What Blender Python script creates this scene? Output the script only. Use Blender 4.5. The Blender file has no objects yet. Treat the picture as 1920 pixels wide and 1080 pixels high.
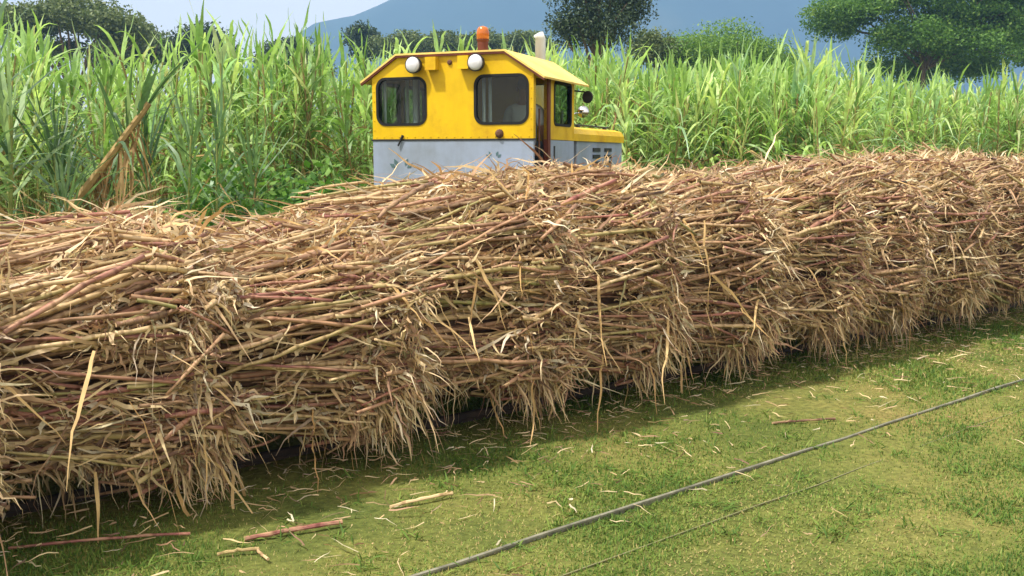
import bpy, bmesh, math
import numpy as np
from mathutils import Vector, Matrix

R = math.radians
sc = bpy.context.scene
C = sc.collection

# ------------------------------------------------------------------ camera
cam_d = bpy.data.cameras.new('camera')
cam = bpy.data.objects.new('camera', cam_d)
C.objects.link(cam)
cam.location = (0, 0, 1.6)
cam.rotation_euler = (R(90 - 7.907), 0, 0)
cam_d.sensor_width = 36
cam_d.lens = 33.75
cam_d.clip_start = 0.05
cam_d.clip_end = 40000
sc.camera = cam
sc.render.resolution_x, sc.render.resolution_y = 1024, 576

# ------------------------------------------------------------------ sky and sun
SUN_AZ = (-0.89, -0.46)       # where the sun stands: left of and a little behind the photographer
SUN_EL = 61
w = bpy.data.worlds.new('World'); sc.world = w; w.use_nodes = True
nt = w.node_tree
bg = nt.nodes['Background']
sky = nt.nodes.new('ShaderNodeTexSky')
sky.sky_type = 'NISHITA'; sky.sun_disc = False
sky.sun_elevation = R(SUN_EL)
sky.sun_rotation = math.atan2(SUN_AZ[0], SUN_AZ[1])
sky.air_density = 1.0; sky.dust_density = 3.0; sky.ozone_density = 1.0
veil = nt.nodes.new('ShaderNodeMixRGB')           # thin even cloud veil over the whole sky
veil.inputs[0].default_value = 0.85
veil.inputs[2].default_value = (11.6, 10.8, 9.9, 1)
nt.links.new(sky.outputs[0], veil.inputs[1])
nt.links.new(veil.outputs[0], bg.inputs[0])
bg.inputs[1].default_value = 0.10
sun_d = bpy.data.lights.new('sun', 'SUN'); sun_d.energy = 4.5; sun_d.angle = R(2.5); sun_d.color = (1, .96, .90)
sun = bpy.data.objects.new('sun', sun_d); C.objects.link(sun)
_h = math.hypot(*SUN_AZ)
sv = Vector((SUN_AZ[0]/_h*math.cos(R(SUN_EL)), SUN_AZ[1]/_h*math.cos(R(SUN_EL)), math.sin(R(SUN_EL))))
sun.rotation_euler = sv.to_track_quat('Z', 'Y').to_euler()
sc.view_settings.view_transform = 'Standard'
sc.view_settings.look = 'None'
sc.view_settings.exposure = 0.60
sc.view_settings.gamma = 1.0
sc.view_settings.use_curve_mapping = False
sc.render.engine = 'CYCLES'
sc.cycles.max_bounces = 4
sc.cycles.diffuse_bounces = 3
sc.cycles.transparent_max_bounces = 8
sc.cycles.volume_bounces = 0

# ------------------------------------------------------------------ helpers
rng = np.random.default_rng(7)

def lin(r, g, b):
    def c(v):
        v /= 255.0
        return v/12.92 if v <= .04045 else ((v+.055)/1.055)**2.4
    return (c(r), c(g), c(b), 1)

def new_mat(name):
    m = bpy.data.materials.new(name); m.use_nodes = True
    n = m.node_tree
    return m, n, n.nodes['Principled BSDF'], n.nodes['Material Output']

def ramp(n, stops, interp='LINEAR'):
    r = n.nodes.new('ShaderNodeValToRGB'); r.color_ramp.interpolation = interp
    e = r.color_ramp.elements
    while len(e) < len(stops): e.new(0.5)
    for el, (p, c) in zip(e, stops):
        el.position = p; el.color = c if len(c) == 4 else (*c, 1)
    return r

def random_value(n):
    """one value per leaf or stalk: the mesh's own attribute plus the object's random number, wrapped"""
    a = n.nodes.new('ShaderNodeAttribute'); a.attribute_name = 'rnd'
    o = n.nodes.new('ShaderNodeObjectInfo')
    s = n.nodes.new('ShaderNodeMath'); s.operation = 'ADD'
    n.links.new(a.outputs['Fac'], s.inputs[0]); n.links.new(o.outputs['Random'], s.inputs[1])
    f = n.nodes.new('ShaderNodeMath'); f.operation = 'FRACT'
    n.links.new(s.outputs[0], f.inputs[0])
    return f.outputs[0]

def noise(n, scale, detail=4, rough=.55, coord='Object', vec_scale=None):
    t = n.nodes.new('ShaderNodeTexCoord')
    x = n.nodes.new('ShaderNodeTexNoise'); x.inputs['Scale'].default_value = scale
    x.inputs['Detail'].default_value = detail; x.inputs['Roughness'].default_value = rough
    if vec_scale:
        mp = n.nodes.new('ShaderNodeMapping'); mp.inputs['Scale'].default_value = vec_scale
        n.links.new(t.outputs[coord], mp.inputs[0]); n.links.new(mp.outputs[0], x.inputs['Vector'])
    else:
        n.links.new(t.outputs[coord], x.inputs['Vector'])
    return x.outputs['Fac']

def mix(n, fac, a, b, mode='MIX'):
    m = n.nodes.new('ShaderNodeMixRGB'); m.blend_type = mode
    for i, v in ((0, fac), (1, a), (2, b)):
        if isinstance(v, (int, float)): m.inputs[i].default_value = v
        elif isinstance(v, tuple): m.inputs[i].default_value = v if len(v) == 4 else (*v, 1)
        else: n.links.new(v, m.inputs[i])
    return m.outputs[0]

def leaf_material(name, stops, trans=.4, rough=.5, mottling=.25, tcol=(1.2, 1.25, .8)):
    m, n, b, out = new_mat(name)
    r = ramp(n, stops); n.links.new(random_value(n), r.inputs[0])
    nz = noise(n, 9.0, 3)
    rr = ramp(n, [(.3, (1-mottling,)*3), (.7, (1+mottling,)*3)]); n.links.new(nz, rr.inputs[0])
    col = mix(n, 1.0, r.outputs[0], rr.outputs[0], 'MULTIPLY')
    n.links.new(col, b.inputs['Base Color'])
    b.inputs['Roughness'].default_value = rough
    b.inputs['Specular IOR Level'].default_value = .3
    if trans:
        t = n.nodes.new('ShaderNodeBsdfTranslucent')
        n.links.new(mix(n, 1.0, col, tcol, 'MULTIPLY'), t.inputs[0])
        ms = n.nodes.new('ShaderNodeMixShader'); ms.inputs[0].default_value = trans
        n.links.new(b.outputs[0], ms.inputs[1]); n.links.new(t.outputs[0], ms.inputs[2])
        n.links.new(ms.outputs[0], out.inputs[0])
    return m

def paint(name, col, rust=.5, rough=.45, dirt=(.20, .10, .04), scale=3.0, metallic=0, streak=True):
    m, n, b, out = new_mat(name); b.inputs['Specular IOR Level'].default_value = .3
    n1 = noise(n, scale, 7, .65)
    r1 = ramp(n, [(.60-.10*rust, (0, 0, 0)), (.74, (1, 1, 1))]); n.links.new(n1, r1.inputs[0])
    f1 = mix(n, 1.0, r1.outputs[0], (.55*rust,)*3, 'MULTIPLY')
    c = mix(n, f1, col, dirt)
    if streak:
        fd = ramp(n, [(.32, (.80, .78, .70)), (.55, (1, 1, 1)), (.75, (1.06, 1.05, 1.12))]); n.links.new(noise(n, 1.7, 6, .6), fd.inputs[0])   # uneven fading
        c = mix(n, 1.0, c, fd.outputs[0], 'MULTIPLY')
        n2 = noise(n, 5, 4, .6, vec_scale=(1.6, 1.6, .3))
        r2 = ramp(n, [(.42, (1, 1, 1)), (.72, (.72, .66, .58))]); n.links.new(n2, r2.inputs[0])
        c = mix(n, .3, c, r2.outputs[0], 'MULTIPLY')
    n.links.new(c, b.inputs['Base Color'])
    rr = ramp(n, [(.3, (rough-.1,)*3), (.7, (rough+.2,)*3)]); n.links.new(n1, rr.inputs[0])
    n.links.new(rr.outputs[0], b.inputs['Roughness'])
    b.inputs['Metallic'].default_value = metallic
    bp = n.nodes.new('ShaderNodeBump'); bp.inputs['Strength'].default_value = .12; bp.inputs['Distance'].default_value = .02
    n.links.new(noise(n, 4.0, 3), bp.inputs['Height']); n.links.new(bp.outputs[0], b.inputs['Normal'])
    return m

# ---- mesh building
class MB:
    def __init__(self): self.v = []; self.f = []; self.r = []; self.mi = []
    def n(self): return len(self.v)
    def add(self, vs, fs, rnd=0.0, mi=0):
        o = len(self.v)
        self.v.extend([tuple(map(float, p)) for p in vs]); self.r.extend([rnd]*len(vs))
        for f in fs: self.f.append(tuple(i+o for i in f)); self.mi.append(mi)
    def box(self, lo, hi, rnd=0.0, mi=0):
        (a, b, c), (d, e, g) = lo, hi
        self.add([(a,b,c),(d,b,c),(d,e,c),(a,e,c),(a,b,g),(d,b,g),(d,e,g),(a,e,g)],
                 [(0,3,2,1),(4,5,6,7),(0,1,5,4),(1,2,6,5),(2,3,7,6),(3,0,4,7)], rnd, mi)
    def tube(self, pts, radii, k=6, rnd=0.0, caps=True, cap_mi=None):
        pts = [Vector(p) for p in pts]; m = len(pts); vs = []; prev = None
        for i, p in enumerate(pts):
            t = (pts[min(i+1, m-1)] - pts[max(i-1, 0)]).normalized()
            if prev is None:
                a = t.cross(Vector((0, 0, 1)))
                if a.length < .1: a = t.cross(Vector((1, 0, 0)))
            else: a = prev - t*prev.dot(t)
            a.normalize(); prev = a; b = t.cross(a)
            for j in range(k):
                q = 2*math.pi*j/k
                vs.append(p + (a*math.cos(q) + b*math.sin(q))*radii[i])
        fs = []
        for i in range(m-1):
            for j in range(k):
                fs.append((i*k+j, i*k+(j+1) % k, (i+1)*k+(j+1) % k, (i+1)*k+j))
        self.add(vs, fs, rnd)
        if caps:
            o = len(self.v) - len(vs)
            for f in (tuple(o+j for j in reversed(range(k))), tuple(o+(m-1)*k+j for j in range(k))):
                self.f.append(f); self.mi.append(cap_mi if cap_mi is not None else 0)
    def lathe(self, prof, axis_o, axis, k=16, rnd=0.0):
        """prof: list of (distance along axis, radius)"""
        ax = Vector(axis).normalized(); o = Vector(axis_o)
        self.tube([o + ax*d for d, _ in prof], [max(r, 1e-4) for _, r in prof], k, rnd)
    def build(self, name, mat, parent=None, smooth=False, loc=None):
        me = bpy.data.meshes.new(name); me.from_pydata(self.v, [], self.f)
        for m in (mat if isinstance(mat, (list, tuple)) else [mat]): me.materials.append(m)
        me.polygons.foreach_set('material_index', self.mi)
        a = me.attributes.new('rnd', 'FLOAT', 'POINT'); a.data.foreach_set('value', self.r)
        if smooth: me.polygons.foreach_set('use_smooth', [True]*len(me.polygons))
        me.update()
        return link(name, me, parent, loc)

def link(name, data, parent=None, loc=None):
    o = bpy.data.objects.new(name, data); C.objects.link(o)
    if parent is not None: o.parent = parent
    if loc is not None: o.location = loc
    return o

def tag(o, label=None, cat=None, group=None, kind=None):
    if label: o['label'] = label
    if cat: o['category'] = cat
    if group: o['group'] = group
    if kind: o['kind'] = kind
    return o

def empty(name, loc, rz=0.0):
    o = link(name, None); o.location = loc; o.rotation_euler = (0, 0, rz); o.empty_display_size = .2
    return o

def np_mesh(name, verts, quads, rnd, mat, parent=None, tris=False, smooth=False):
    """fast mesh from arrays; every face has 4 (or 3) corners"""
    me = bpy.data.meshes.new(name); k = 3 if tris else 4
    V = np.ascontiguousarray(verts, dtype=np.float32).reshape(-1, 3); F = np.ascontiguousarray(quads, dtype=np.int32).reshape(-1, k)
    me.vertices.add(len(V)); me.vertices.foreach_set('co', V.ravel())
    me.loops.add(F.size); me.loops.foreach_set('vertex_index', F.ravel())
    me.polygons.add(len(F)); me.polygons.foreach_set('loop_start', np.arange(0, F.size, k, dtype=np.int32))
    me.update(calc_edges=True)
    a = me.attributes.new('rnd', 'FLOAT', 'POINT'); a.data.foreach_set('value', np.ascontiguousarray(rnd, dtype=np.float32))
    if smooth: me.polygons.foreach_set('use_smooth', [True]*len(me.polygons))
    me.materials.append(mat); me.validate(); me.update()
    return link(name, me, parent) if name else me

def unit(a): return a/np.maximum(np.linalg.norm(a, axis=-1, keepdims=True), 1e-9)

def ribbons(root, d, L, W, droop, nseg=5, curl=0.0, flat=None, zmin=None, taper=(.7, 1.0, .1), rs=None):
    """leaf blades: root (N,3), unit direction (N,3), length, width, droop (N). flat: None = random roll, else amount of roll about horizontal"""
    rs = rs or rng; N = len(root); t = np.linspace(0, 1, nseg+1)
    L = np.broadcast_to(L, N); W = np.broadcast_to(W, N); droop = np.broadcast_to(droop, N)
    P = root[:, None] + d[:, None]*(L[:, None]*t)[:, :, None]
    P = P + np.array([0, 0, -1.0])*((droop*L)[:, None]*t**2)[:, :, None]
    if curl:
        st = rs.normal(0, 1, (N, nseg, 3))*(curl*L/nseg**.5)[:, None, None]
        P[:, 1:] += np.cumsum(st, axis=1)
    T = unit(np.gradient(P, axis=1))
    if flat is None:
        ref = unit(rs.normal(0, 1, (N, 1, 3)))
    else:
        ref = unit(np.array([0, 0, 1.0]) + rs.normal(0, flat, (N, 1, 3)))
    S = unit(np.cross(T, ref))
    wp = np.interp(t, [0, .35, 1], taper)
    hw = (W[:, None]*wp)[:, :, None]*.5
    V = np.stack([P - S*hw, P + S*hw], axis=2)
    if zmin is not None: V[..., 2] = np.maximum(V[..., 2], zmin)
    base = (np.arange(N)*(nseg+1)*2)[:, None, None]; i = (np.arange(nseg)*2)[None, :, None]
    F = base + i + np.array([0, 1, 3, 2])[None, None]
    return V.reshape(-1, 3), F.reshape(-1, 4)

def cat_parts(parts):
    vs = []; fs = []; rs_ = []; o = 0
    for V, F, r in parts:
        vs.append(V); fs.append(F+o); rs_.append(np.broadcast_to(r, len(V)) if np.ndim(r) == 0 else r); o += len(V)
    return np.concatenate(vs), np.concatenate(fs), np.concatenate(rs_)

def smooth01(x): x = np.clip(x, 0, 1); return x*x*(3-2*x)

# ------------------------------------------------------------------ layout of the place
P0 = np.array([0.0, 5.16]); D2 = np.array([.788, .6157]); N2 = np.array([.6157, -.788])   # foot of the loads' near face, track direction, its near normal
TRACK_ROT = math.atan2(D2[1], D2[0])
def behind(x, y): return -((x-P0[0])*N2[0] + (y-P0[1])*N2[1])
def ground_z(x, y): return .35*smooth01((behind(x, y) - 5.2)/3.5)
def on_track(s, v=0.85, z=0.0):
    p = P0 + D2*s - N2*v
    return (p[0], p[1], z)

# ------------------------------------------------------------------ materials
GREEN = [(0, lin(106, 142, 70)), (.25, lin(148, 180, 100)), (.5, lin(176, 204, 128)), (.72, lin(198, 214, 134)), (.9, lin(144, 182, 138)), (1, lin(198, 196, 142))]
M = {}
M['cane_leaf'] = leaf_material('cane_leaf', GREEN, .45, .4)
M['cane_leaf_blue'] = leaf_material('cane_leaf_blue', [(0, lin(70, 98, 66)), (.5, lin(108, 138, 92)), (1, lin(150, 174, 122))], .35, .42)
M['cane_dry'] = leaf_material('cane_dry', [(0, lin(150, 118, 72)), (.5, lin(184, 156, 104)), (1, lin(120, 88, 54))], .25, .7, tcol=(1.1, 1, .8))
M['cane_stem'] = leaf_material('cane_stem', [(0, lin(128, 140, 70)), (.5, lin(150, 146, 84)), (1, lin(132, 112, 70))], 0, .5)
STRAW = [(0, lin(122, 92, 72)), (.16, lin(194, 164, 124)), (.4, lin(226, 204, 162)), (.55, lin(206, 182, 132)), (.68, lin(184, 146, 116)), (.8, lin(122, 90, 72)), (.9, lin(232, 218, 188)), (1, lin(158, 150, 104))]
M['straw'] = leaf_material('straw', STRAW, .22, .65, .3, tcol=(1.1, 1, .8))
M['weed'] = leaf_material('weed', [(0, lin(58, 96, 36)), (.5, lin(88, 130, 48)), (.85, lin(120, 150, 62)), (1, lin(140, 122, 66))], .35, .5)
M['shrub'] = leaf_material('shrub', [(0, lin(52, 90, 34)), (.5, lin(84, 128, 46)), (1, lin(116, 150, 66))], .35, .5)
M['tree_leaf'] = leaf_material('tree_leaf', [(0, lin(66, 100, 40)), (.5, lin(98, 136, 54)), (1, lin(136, 164, 76))], .35, .55)
M['tree_leaf_dark'] = leaf_material('tree_leaf_dark', [(0, lin(40, 56, 38)), (.5, lin(56, 76, 50)), (1, lin(84, 100, 66))], .15, .55)
M['tree_leaf_grey'] = leaf_material('tree_leaf_grey', [(0, lin(74, 92, 54)), (.5, lin(98, 114, 66)), (1, lin(122, 132, 82))], .2, .55)
M['grass'] = leaf_material('grass', [(0, lin(96, 124, 44)), (.35, lin(128, 150, 60)), (.7, lin(160, 168, 76)), (1, lin(186, 176, 104))], .35, .6)

def bark(name, a, b_):
    m, n, b, out = new_mat(name)
    c = ramp(n, [(.35, a), (.65, b_)]); n.links.new(noise(n, 6, 6, .6, vec_scale=(3, 3, .5)), c.inputs[0])
    n.links.new(c.outputs[0], b.inputs['Base Color']); b.inputs['Roughness'].default_value = .9
    return m
M['bark'] = bark('bark', lin(74, 60, 46), lin(120, 104, 84))

def stalk_material(name, cut=False):
    m, n, b, out = new_mat(name)
    if cut:
        c = mix(n, noise(n, 40, 3), lin(232, 206, 160), lin(176, 134, 90)); n.links.new(c, b.inputs['Base Color'])
        b.inputs['Roughness'].default_value = .8
        return m
    r = ramp(n, [(0, lin(100, 58, 58)), (.08, lin(146, 94, 86)), (.20, lin(176, 136, 106)), (.40, lin(210, 186, 142)), (.54, lin(184, 156, 110)),
                 (.64, lin(146, 148, 90)), (.72, lin(164, 102, 94)), (.79, lin(96, 64, 56)), (.88, lin(158, 122, 94)), (1, lin(82, 56, 46))])
    n.links.new(random_value(n), r.inputs[0])
    # waxy bloom and old leaf sheath, streaked lengthwise
    nz = noise(n, 7, 5, .6, vec_scale=(.8, 6, 6))
    rr = ramp(n, [(.42, (0, 0, 0)), (.62, (1, 1, 1))]); n.links.new(nz, rr.inputs[0])
    f = mix(n, 1.0, rr.outputs[0], (.5,)*3, 'MULTIPLY')
    c = mix(n, f, r.outputs[0], lin(196, 166, 124))
    tc = n.nodes.new('ShaderNodeTexCoord'); sx = n.nodes.new('ShaderNodeSeparateXYZ'); n.links.new(tc.outputs['Object'], sx.inputs[0])
    k6 = n.nodes.new('ShaderNodeMath'); k6.operation = 'MULTIPLY'; k6.inputs[1].default_value = 6.0; n.links.new(sx.outputs[0], k6.inputs[0])
    fr = n.nodes.new('ShaderNodeMath'); fr.operation = 'FRACT'; n.links.new(k6.outputs[0], fr.inputs[0])
    ring = ramp(n, [(0, (.5, .42, .38)), (.07, (.62, .55, .5)), (.10, (1.12, 1.12, 1.1)), (.22, (1, 1, 1)), (.93, (1, .98, .96)), (1, (.55, .47, .42))]); n.links.new(fr.outputs[0], ring.inputs[0])
    c = mix(n, .8, c, ring.outputs[0], 'MULTIPLY')
    db = ramp(n, [(.38, (.62, .58, .54)), (.6, (1.08, 1.08, 1.08))]); n.links.new(noise(n, 5, 6, .7), db.inputs[0])        # dirt and bruises
    c = mix(n, .8, c, db.outputs[0], 'MULTIPLY')
    n.links.new(c, b.inputs['Base Color']); b.inputs['Roughness'].default_value = .5; b.inputs['Specular IOR Level'].default_value = .3
    return m
M['stalk'] = stalk_material('stalk'); M['cut'] = stalk_material('cut_end', True)

def ground_material():
    m, n, b, out = new_mat('ground')
    a = noise(n, .55, 6, .6); c = ramp(n, [(.36, lin(80, 92, 46)), (.50, lin(108, 112, 60)), (.64, lin(128, 120, 72)), (.76, lin(126, 106, 70))])
    n.links.new(a, c.inputs[0])
    d = noise(n, 26.0, 9, .75); e = ramp(n, [(.34, (.45, .48, .42)), (.66, (1.35, 1.3, 1.15))]); n.links.new(d, e.inputs[0])
    n.links.new(mix(n, 1.0, c.outputs[0], e.outputs[0], 'MULTIPLY'), b.inputs['Base Color'])
    b.inputs['Roughness'].default_value = .95; b.inputs['Specular IOR Level'].default_value = .1
    bp = n.nodes.new('ShaderNodeBump'); bp.inputs['Strength'].default_value = .5; bp.inputs['Distance'].default_value = .03
    n.links.new(noise(n, 22, 6, .7), bp.inputs['Height']); n.links.new(bp.outputs[0], b.inputs['Normal'])
    return m
M['ground'] = ground_material()

def earth_material():
    m, n, b, out = new_mat('trampled_earth')
    c = ramp(n, [(.3, lin(70, 56, 40)), (.55, lin(104, 86, 58)), (.75, lin(120, 116, 66))]); n.links.new(noise(n, 3.2, 8, .7), c.inputs[0])
    n.links.new(c.outputs[0], b.inputs['Base Color']); b.inputs['Roughness'].default_value = .95
    return m
M['earth'] = earth_material()

def steel(name, a, b_, metallic=.6, rough=.45):
    m, n, b, out = new_mat(name)
    c = ramp(n, [(.38, a), (.64, b_)]); n.links.new(noise(n, 9, 7, .65), c.inputs[0])
    n.links.new(c.outputs[0], b.inputs['Base Color']); b.inputs['Metallic'].default_value = metallic; b.inputs['Roughness'].default_value = rough
    return m
M['rail'] = steel('rail_steel', lin(100, 98, 82), lin(142, 138, 118), .2, .65)
M['rail_old'] = steel('overgrown_rail', lin(104, 104, 66), lin(128, 124, 84), .1, .8)
M['rust'] = steel('rusty_steel', lin(70, 48, 38), lin(112, 76, 54), .2, .8)
M['old_iron'] = steel('old_iron', lin(40, 32, 27), lin(62, 50, 40), 0, .9)
M['dark_metal'] = steel('dark_metal', lin(26, 26, 27), lin(48, 46, 44), .2, .6)
M['chrome'] = steel('chrome', lin(200, 200, 200), lin(235, 235, 235), 1.0, .18)
M['yellow'] = paint('yellow_paint', lin(222, 182, 8), .85, .45, dirt=lin(160, 92, 26))
M['roof'] = paint('pale_roof_paint', lin(238, 206, 116), .5, .55, dirt=lin(170, 118, 54))  # paler yellow than the cab walls
M['grey'] = paint('blue_grey_paint', lin(146, 158, 178), .35, .5, dirt=lin(130, 124, 116))
M['white_paint'] = paint('white_paint', lin(226, 228, 226), .3, .5, dirt=lin(150, 140, 126))
M['maroon'] = paint('red_oxide_paint', lin(104, 52, 36), .5, .6)
M['teal'] = paint('dark_teal_paint', lin(84, 112, 116), .4, .6)
M['rubber'] = paint('black_rubber', lin(26, 26, 26), .0, .7, streak=False)
M['amber'], _n, _b, _o = new_mat('amber_lens'); _b.inputs['Base Color'].default_value = lin(204, 112, 40); _b.inputs['Roughness'].default_value = .15
_b.inputs['Transmission Weight'].default_value = .25
M['lamp'], _n, _b, _o = new_mat('lamp_glass'); _b.inputs['Base Color'].default_value = lin(216, 216, 220); _b.inputs['Roughness'].default_value = .2
M['cloth'], _n, _b, _o = new_mat('pale_cloth'); _b.inputs['Roughness'].default_value = .9
_n.links.new(mix(_n, noise(_n, 9, 4), lin(240, 238, 236), lin(168, 170, 176)), _b.inputs['Base Color'])
def glass_material():
    m, n, b, out = new_mat('window_glass')
    t = n.nodes.new('ShaderNodeBsdfTransparent'); t.inputs[0].default_value = (.62, .68, .66, 1)
    g = n.nodes.new('ShaderNodeBsdfGlossy'); g.inputs['Roughness'].default_value = .03
    s = n.nodes.new('ShaderNodeMixShader'); s.inputs[0].default_value = .025
    n.links.new(t.outputs[0], s.inputs[1]); n.links.new(g.outputs[0], s.inputs[2]); n.links.new(s.outputs[0], out.inputs[0])
    return m
M['glass'] = glass_material()
def mountain_material():
    m, n, b, out = new_mat('mountain_forest')
    c = ramp(n, [(.35, lin(34, 50, 40)), (.6, lin(50, 66, 50)), (.75, lin(76, 84, 62))]); n.links.new(noise(n, .006, 9, .65), c.inputs[0])
    n.links.new(c.outputs[0], b.inputs['Base Color']); b.inputs['Roughness'].default_value = 1
    return m
M['mountain'] = mountain_material()

# ------------------------------------------------------------------ ground, trampled strip under the train
def build_ground():
    g = lambda a, n_, k: np.sinh(np.linspace(-1, 1, n_)*k)/math.sinh(k)*a
    xs = g(9000, 141, 7.6); ys = g(9000, 161, 7.6) + 6
    X, Y = np.meshgrid(xs, ys); Z = ground_z(X, Y)
    Z = Z + (.006*np.sin(X*1.7+Y*.8) + .005*np.sin(X*.6-Y*2.1))*np.exp(-(X**2+Y**2)/600)
    V = np.stack([X, Y, Z], -1).reshape(-1, 3); nx = len(xs)
    i = (np.arange(len(ys)-1)[:, None]*nx + np.arange(nx-1)[None]).ravel()
    o = np_mesh('ground', V, np.stack([i, i+1, i+1+nx, i+nx], 1), np.zeros(len(V)), M['ground'], smooth=True)
    tag(o, kind='structure')
build_ground()

# ------------------------------------------------------------------ mountain
def build_mountain():
    # (azimuth offset in x per unit depth, ridge height per unit depth): a long ridge falling to the left
    ax = np.array([-.62, -.40, -.28, -.20, -.16, -.125, -.09, -.03, .10, .30, .50, .75, 1.1, 1.6])
    ah = np.array([.000, .035, .090, .134, .141, .156, .170, .200, .230, .215, .185, .200, .170, .04])
    D = 1900.0
    nu, nv = 170, 60
    U = np.linspace(-.62, 1.6, nu); T = np.linspace(0, 1, nv)
    hr = np.interp(U, ax, ah)*D*(.68+.36*.505)
    rs = np.random.default_rng(5)
    ph = rs.random((14, 3))*6.28
    V = np.zeros((nv, nu, 3))
    for j, t in enumerate(T):
        y = D*(.68 + .36*min(t, .505) + .10*max(0, t-.505))
        prof = math.sin(min(t/.505, 1)*math.pi/2)**1.5 if t < .505 else math.cos((t-.505)/.495*math.pi/2)
        x = U*y
        h = hr*prof
        for q in range(14):
            fr = .0025*1.45**q; am = 22/1.42**q
            h = h + am*np.sin(x*fr + ph[q, 0] + 2.2*np.sin(y*fr*.8 + ph[q, 1]))*prof*(1.2-prof*.9 if t < .505 else .3)
        V[j, :, 0] = x; V[j, :, 1] = y; V[j, :, 2] = h - 1.5
    i = (np.arange(nv-1)[:, None]*nu + np.arange(nu-1)[None]).ravel()
    o = np_mesh('mountain', V.reshape(-1, 3), np.stack([i, i+1, i+1+nu, i+nu], 1), np.zeros(nu*nv), M['mountain'], smooth=True)
    tag(o, kind='structure')
build_mountain()

# ------------------------------------------------------------------ trees
def make_tree(name, label, loc, trunk_h, trunk_r, lobes, leaf, n_leaf, mat, seed, group='trees beyond the cane field', spread=.22, limb_mat=None):
    """lobes: (cx, cy, cz, rx, ry, rz) about the trunk foot"""
    rs = np.random.default_rng(seed)
    root = empty(name, loc); tag(root, label, 'tree', group)
    m = MB()
    top = Vector((rs.normal(0, .1), 0, trunk_h))
    m.tube([(0, 0, -.3), (0, 0, trunk_h*.3), (top.x*.6, 0, trunk_h*.65), top], [trunk_r*1.35, trunk_r, trunk_r*.85, trunk_r*.7], 8)
    for (cx, cy, cz, rx, ry, rz) in lobes:
        for q in range(3):
            e = Vector((cx + rs.normal(0, rx*.45), cy + rs.normal(0, ry*.45), cz + rs.normal(0, rz*.3)))
            mid = top.lerp(e, .5) + Vector((rs.normal(0, .2), rs.normal(0, .2), abs(rs.normal(0, .3))))
            m.tube([top - Vector((0, 0, trunk_h*.1*q)), mid, e], [trunk_r*.5, trunk_r*.28, trunk_r*.08], 5)
    m.build('trunk', limb_mat or M['bark'], root, smooth=True)
    vol = np.array([l[3]*l[4]*l[5] for l in lobes])**.7; vol = vol/vol.sum()
    parts = []
    for l, fr in zip(lobes, vol):
        nl = int(n_leaf*fr*3.2); nc = max(8, nl//70)
        u = unit(rs.normal(0, 1, (nc, 3))); u = u*(rs.random((nc, 1))**(.42))
        cc = np.array(l[:3]) + u*np.array(l[3:])
        k = rs.integers(0, nc, nl); rad = spread*min(l[3:])+leaf*.8
        p = cc[k] + np.clip(rs.normal(0, 1, (nl, 3)), -1.5, 1.5)*np.array([rad, rad, rad*.6])
        a = unit(rs.normal(0, 1, (nl, 3)) + np.array([0, 0, .8])); b = unit(np.cross(a, rs.normal(0, 1, (nl, 3)))); c = np.cross(a, b)
        sz = leaf*.5*(.6+.8*rs.random((nl, 1)))
        V = np.stack([p-b*sz, p+c*sz*.55, p+b*sz, p-c*sz*.55], 1).reshape(-1, 3)
        F = np.arange(nl*4).reshape(-1, 4)
        shade = (rs.random(nc)[k]*.55 + rs.random(nl)*.45)
        parts.append((V, F, np.repeat(shade, 4)*.98))
    V, F, r = cat_parts(parts)
    np_mesh('crown', V, F, r, mat, root)
    return root

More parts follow.
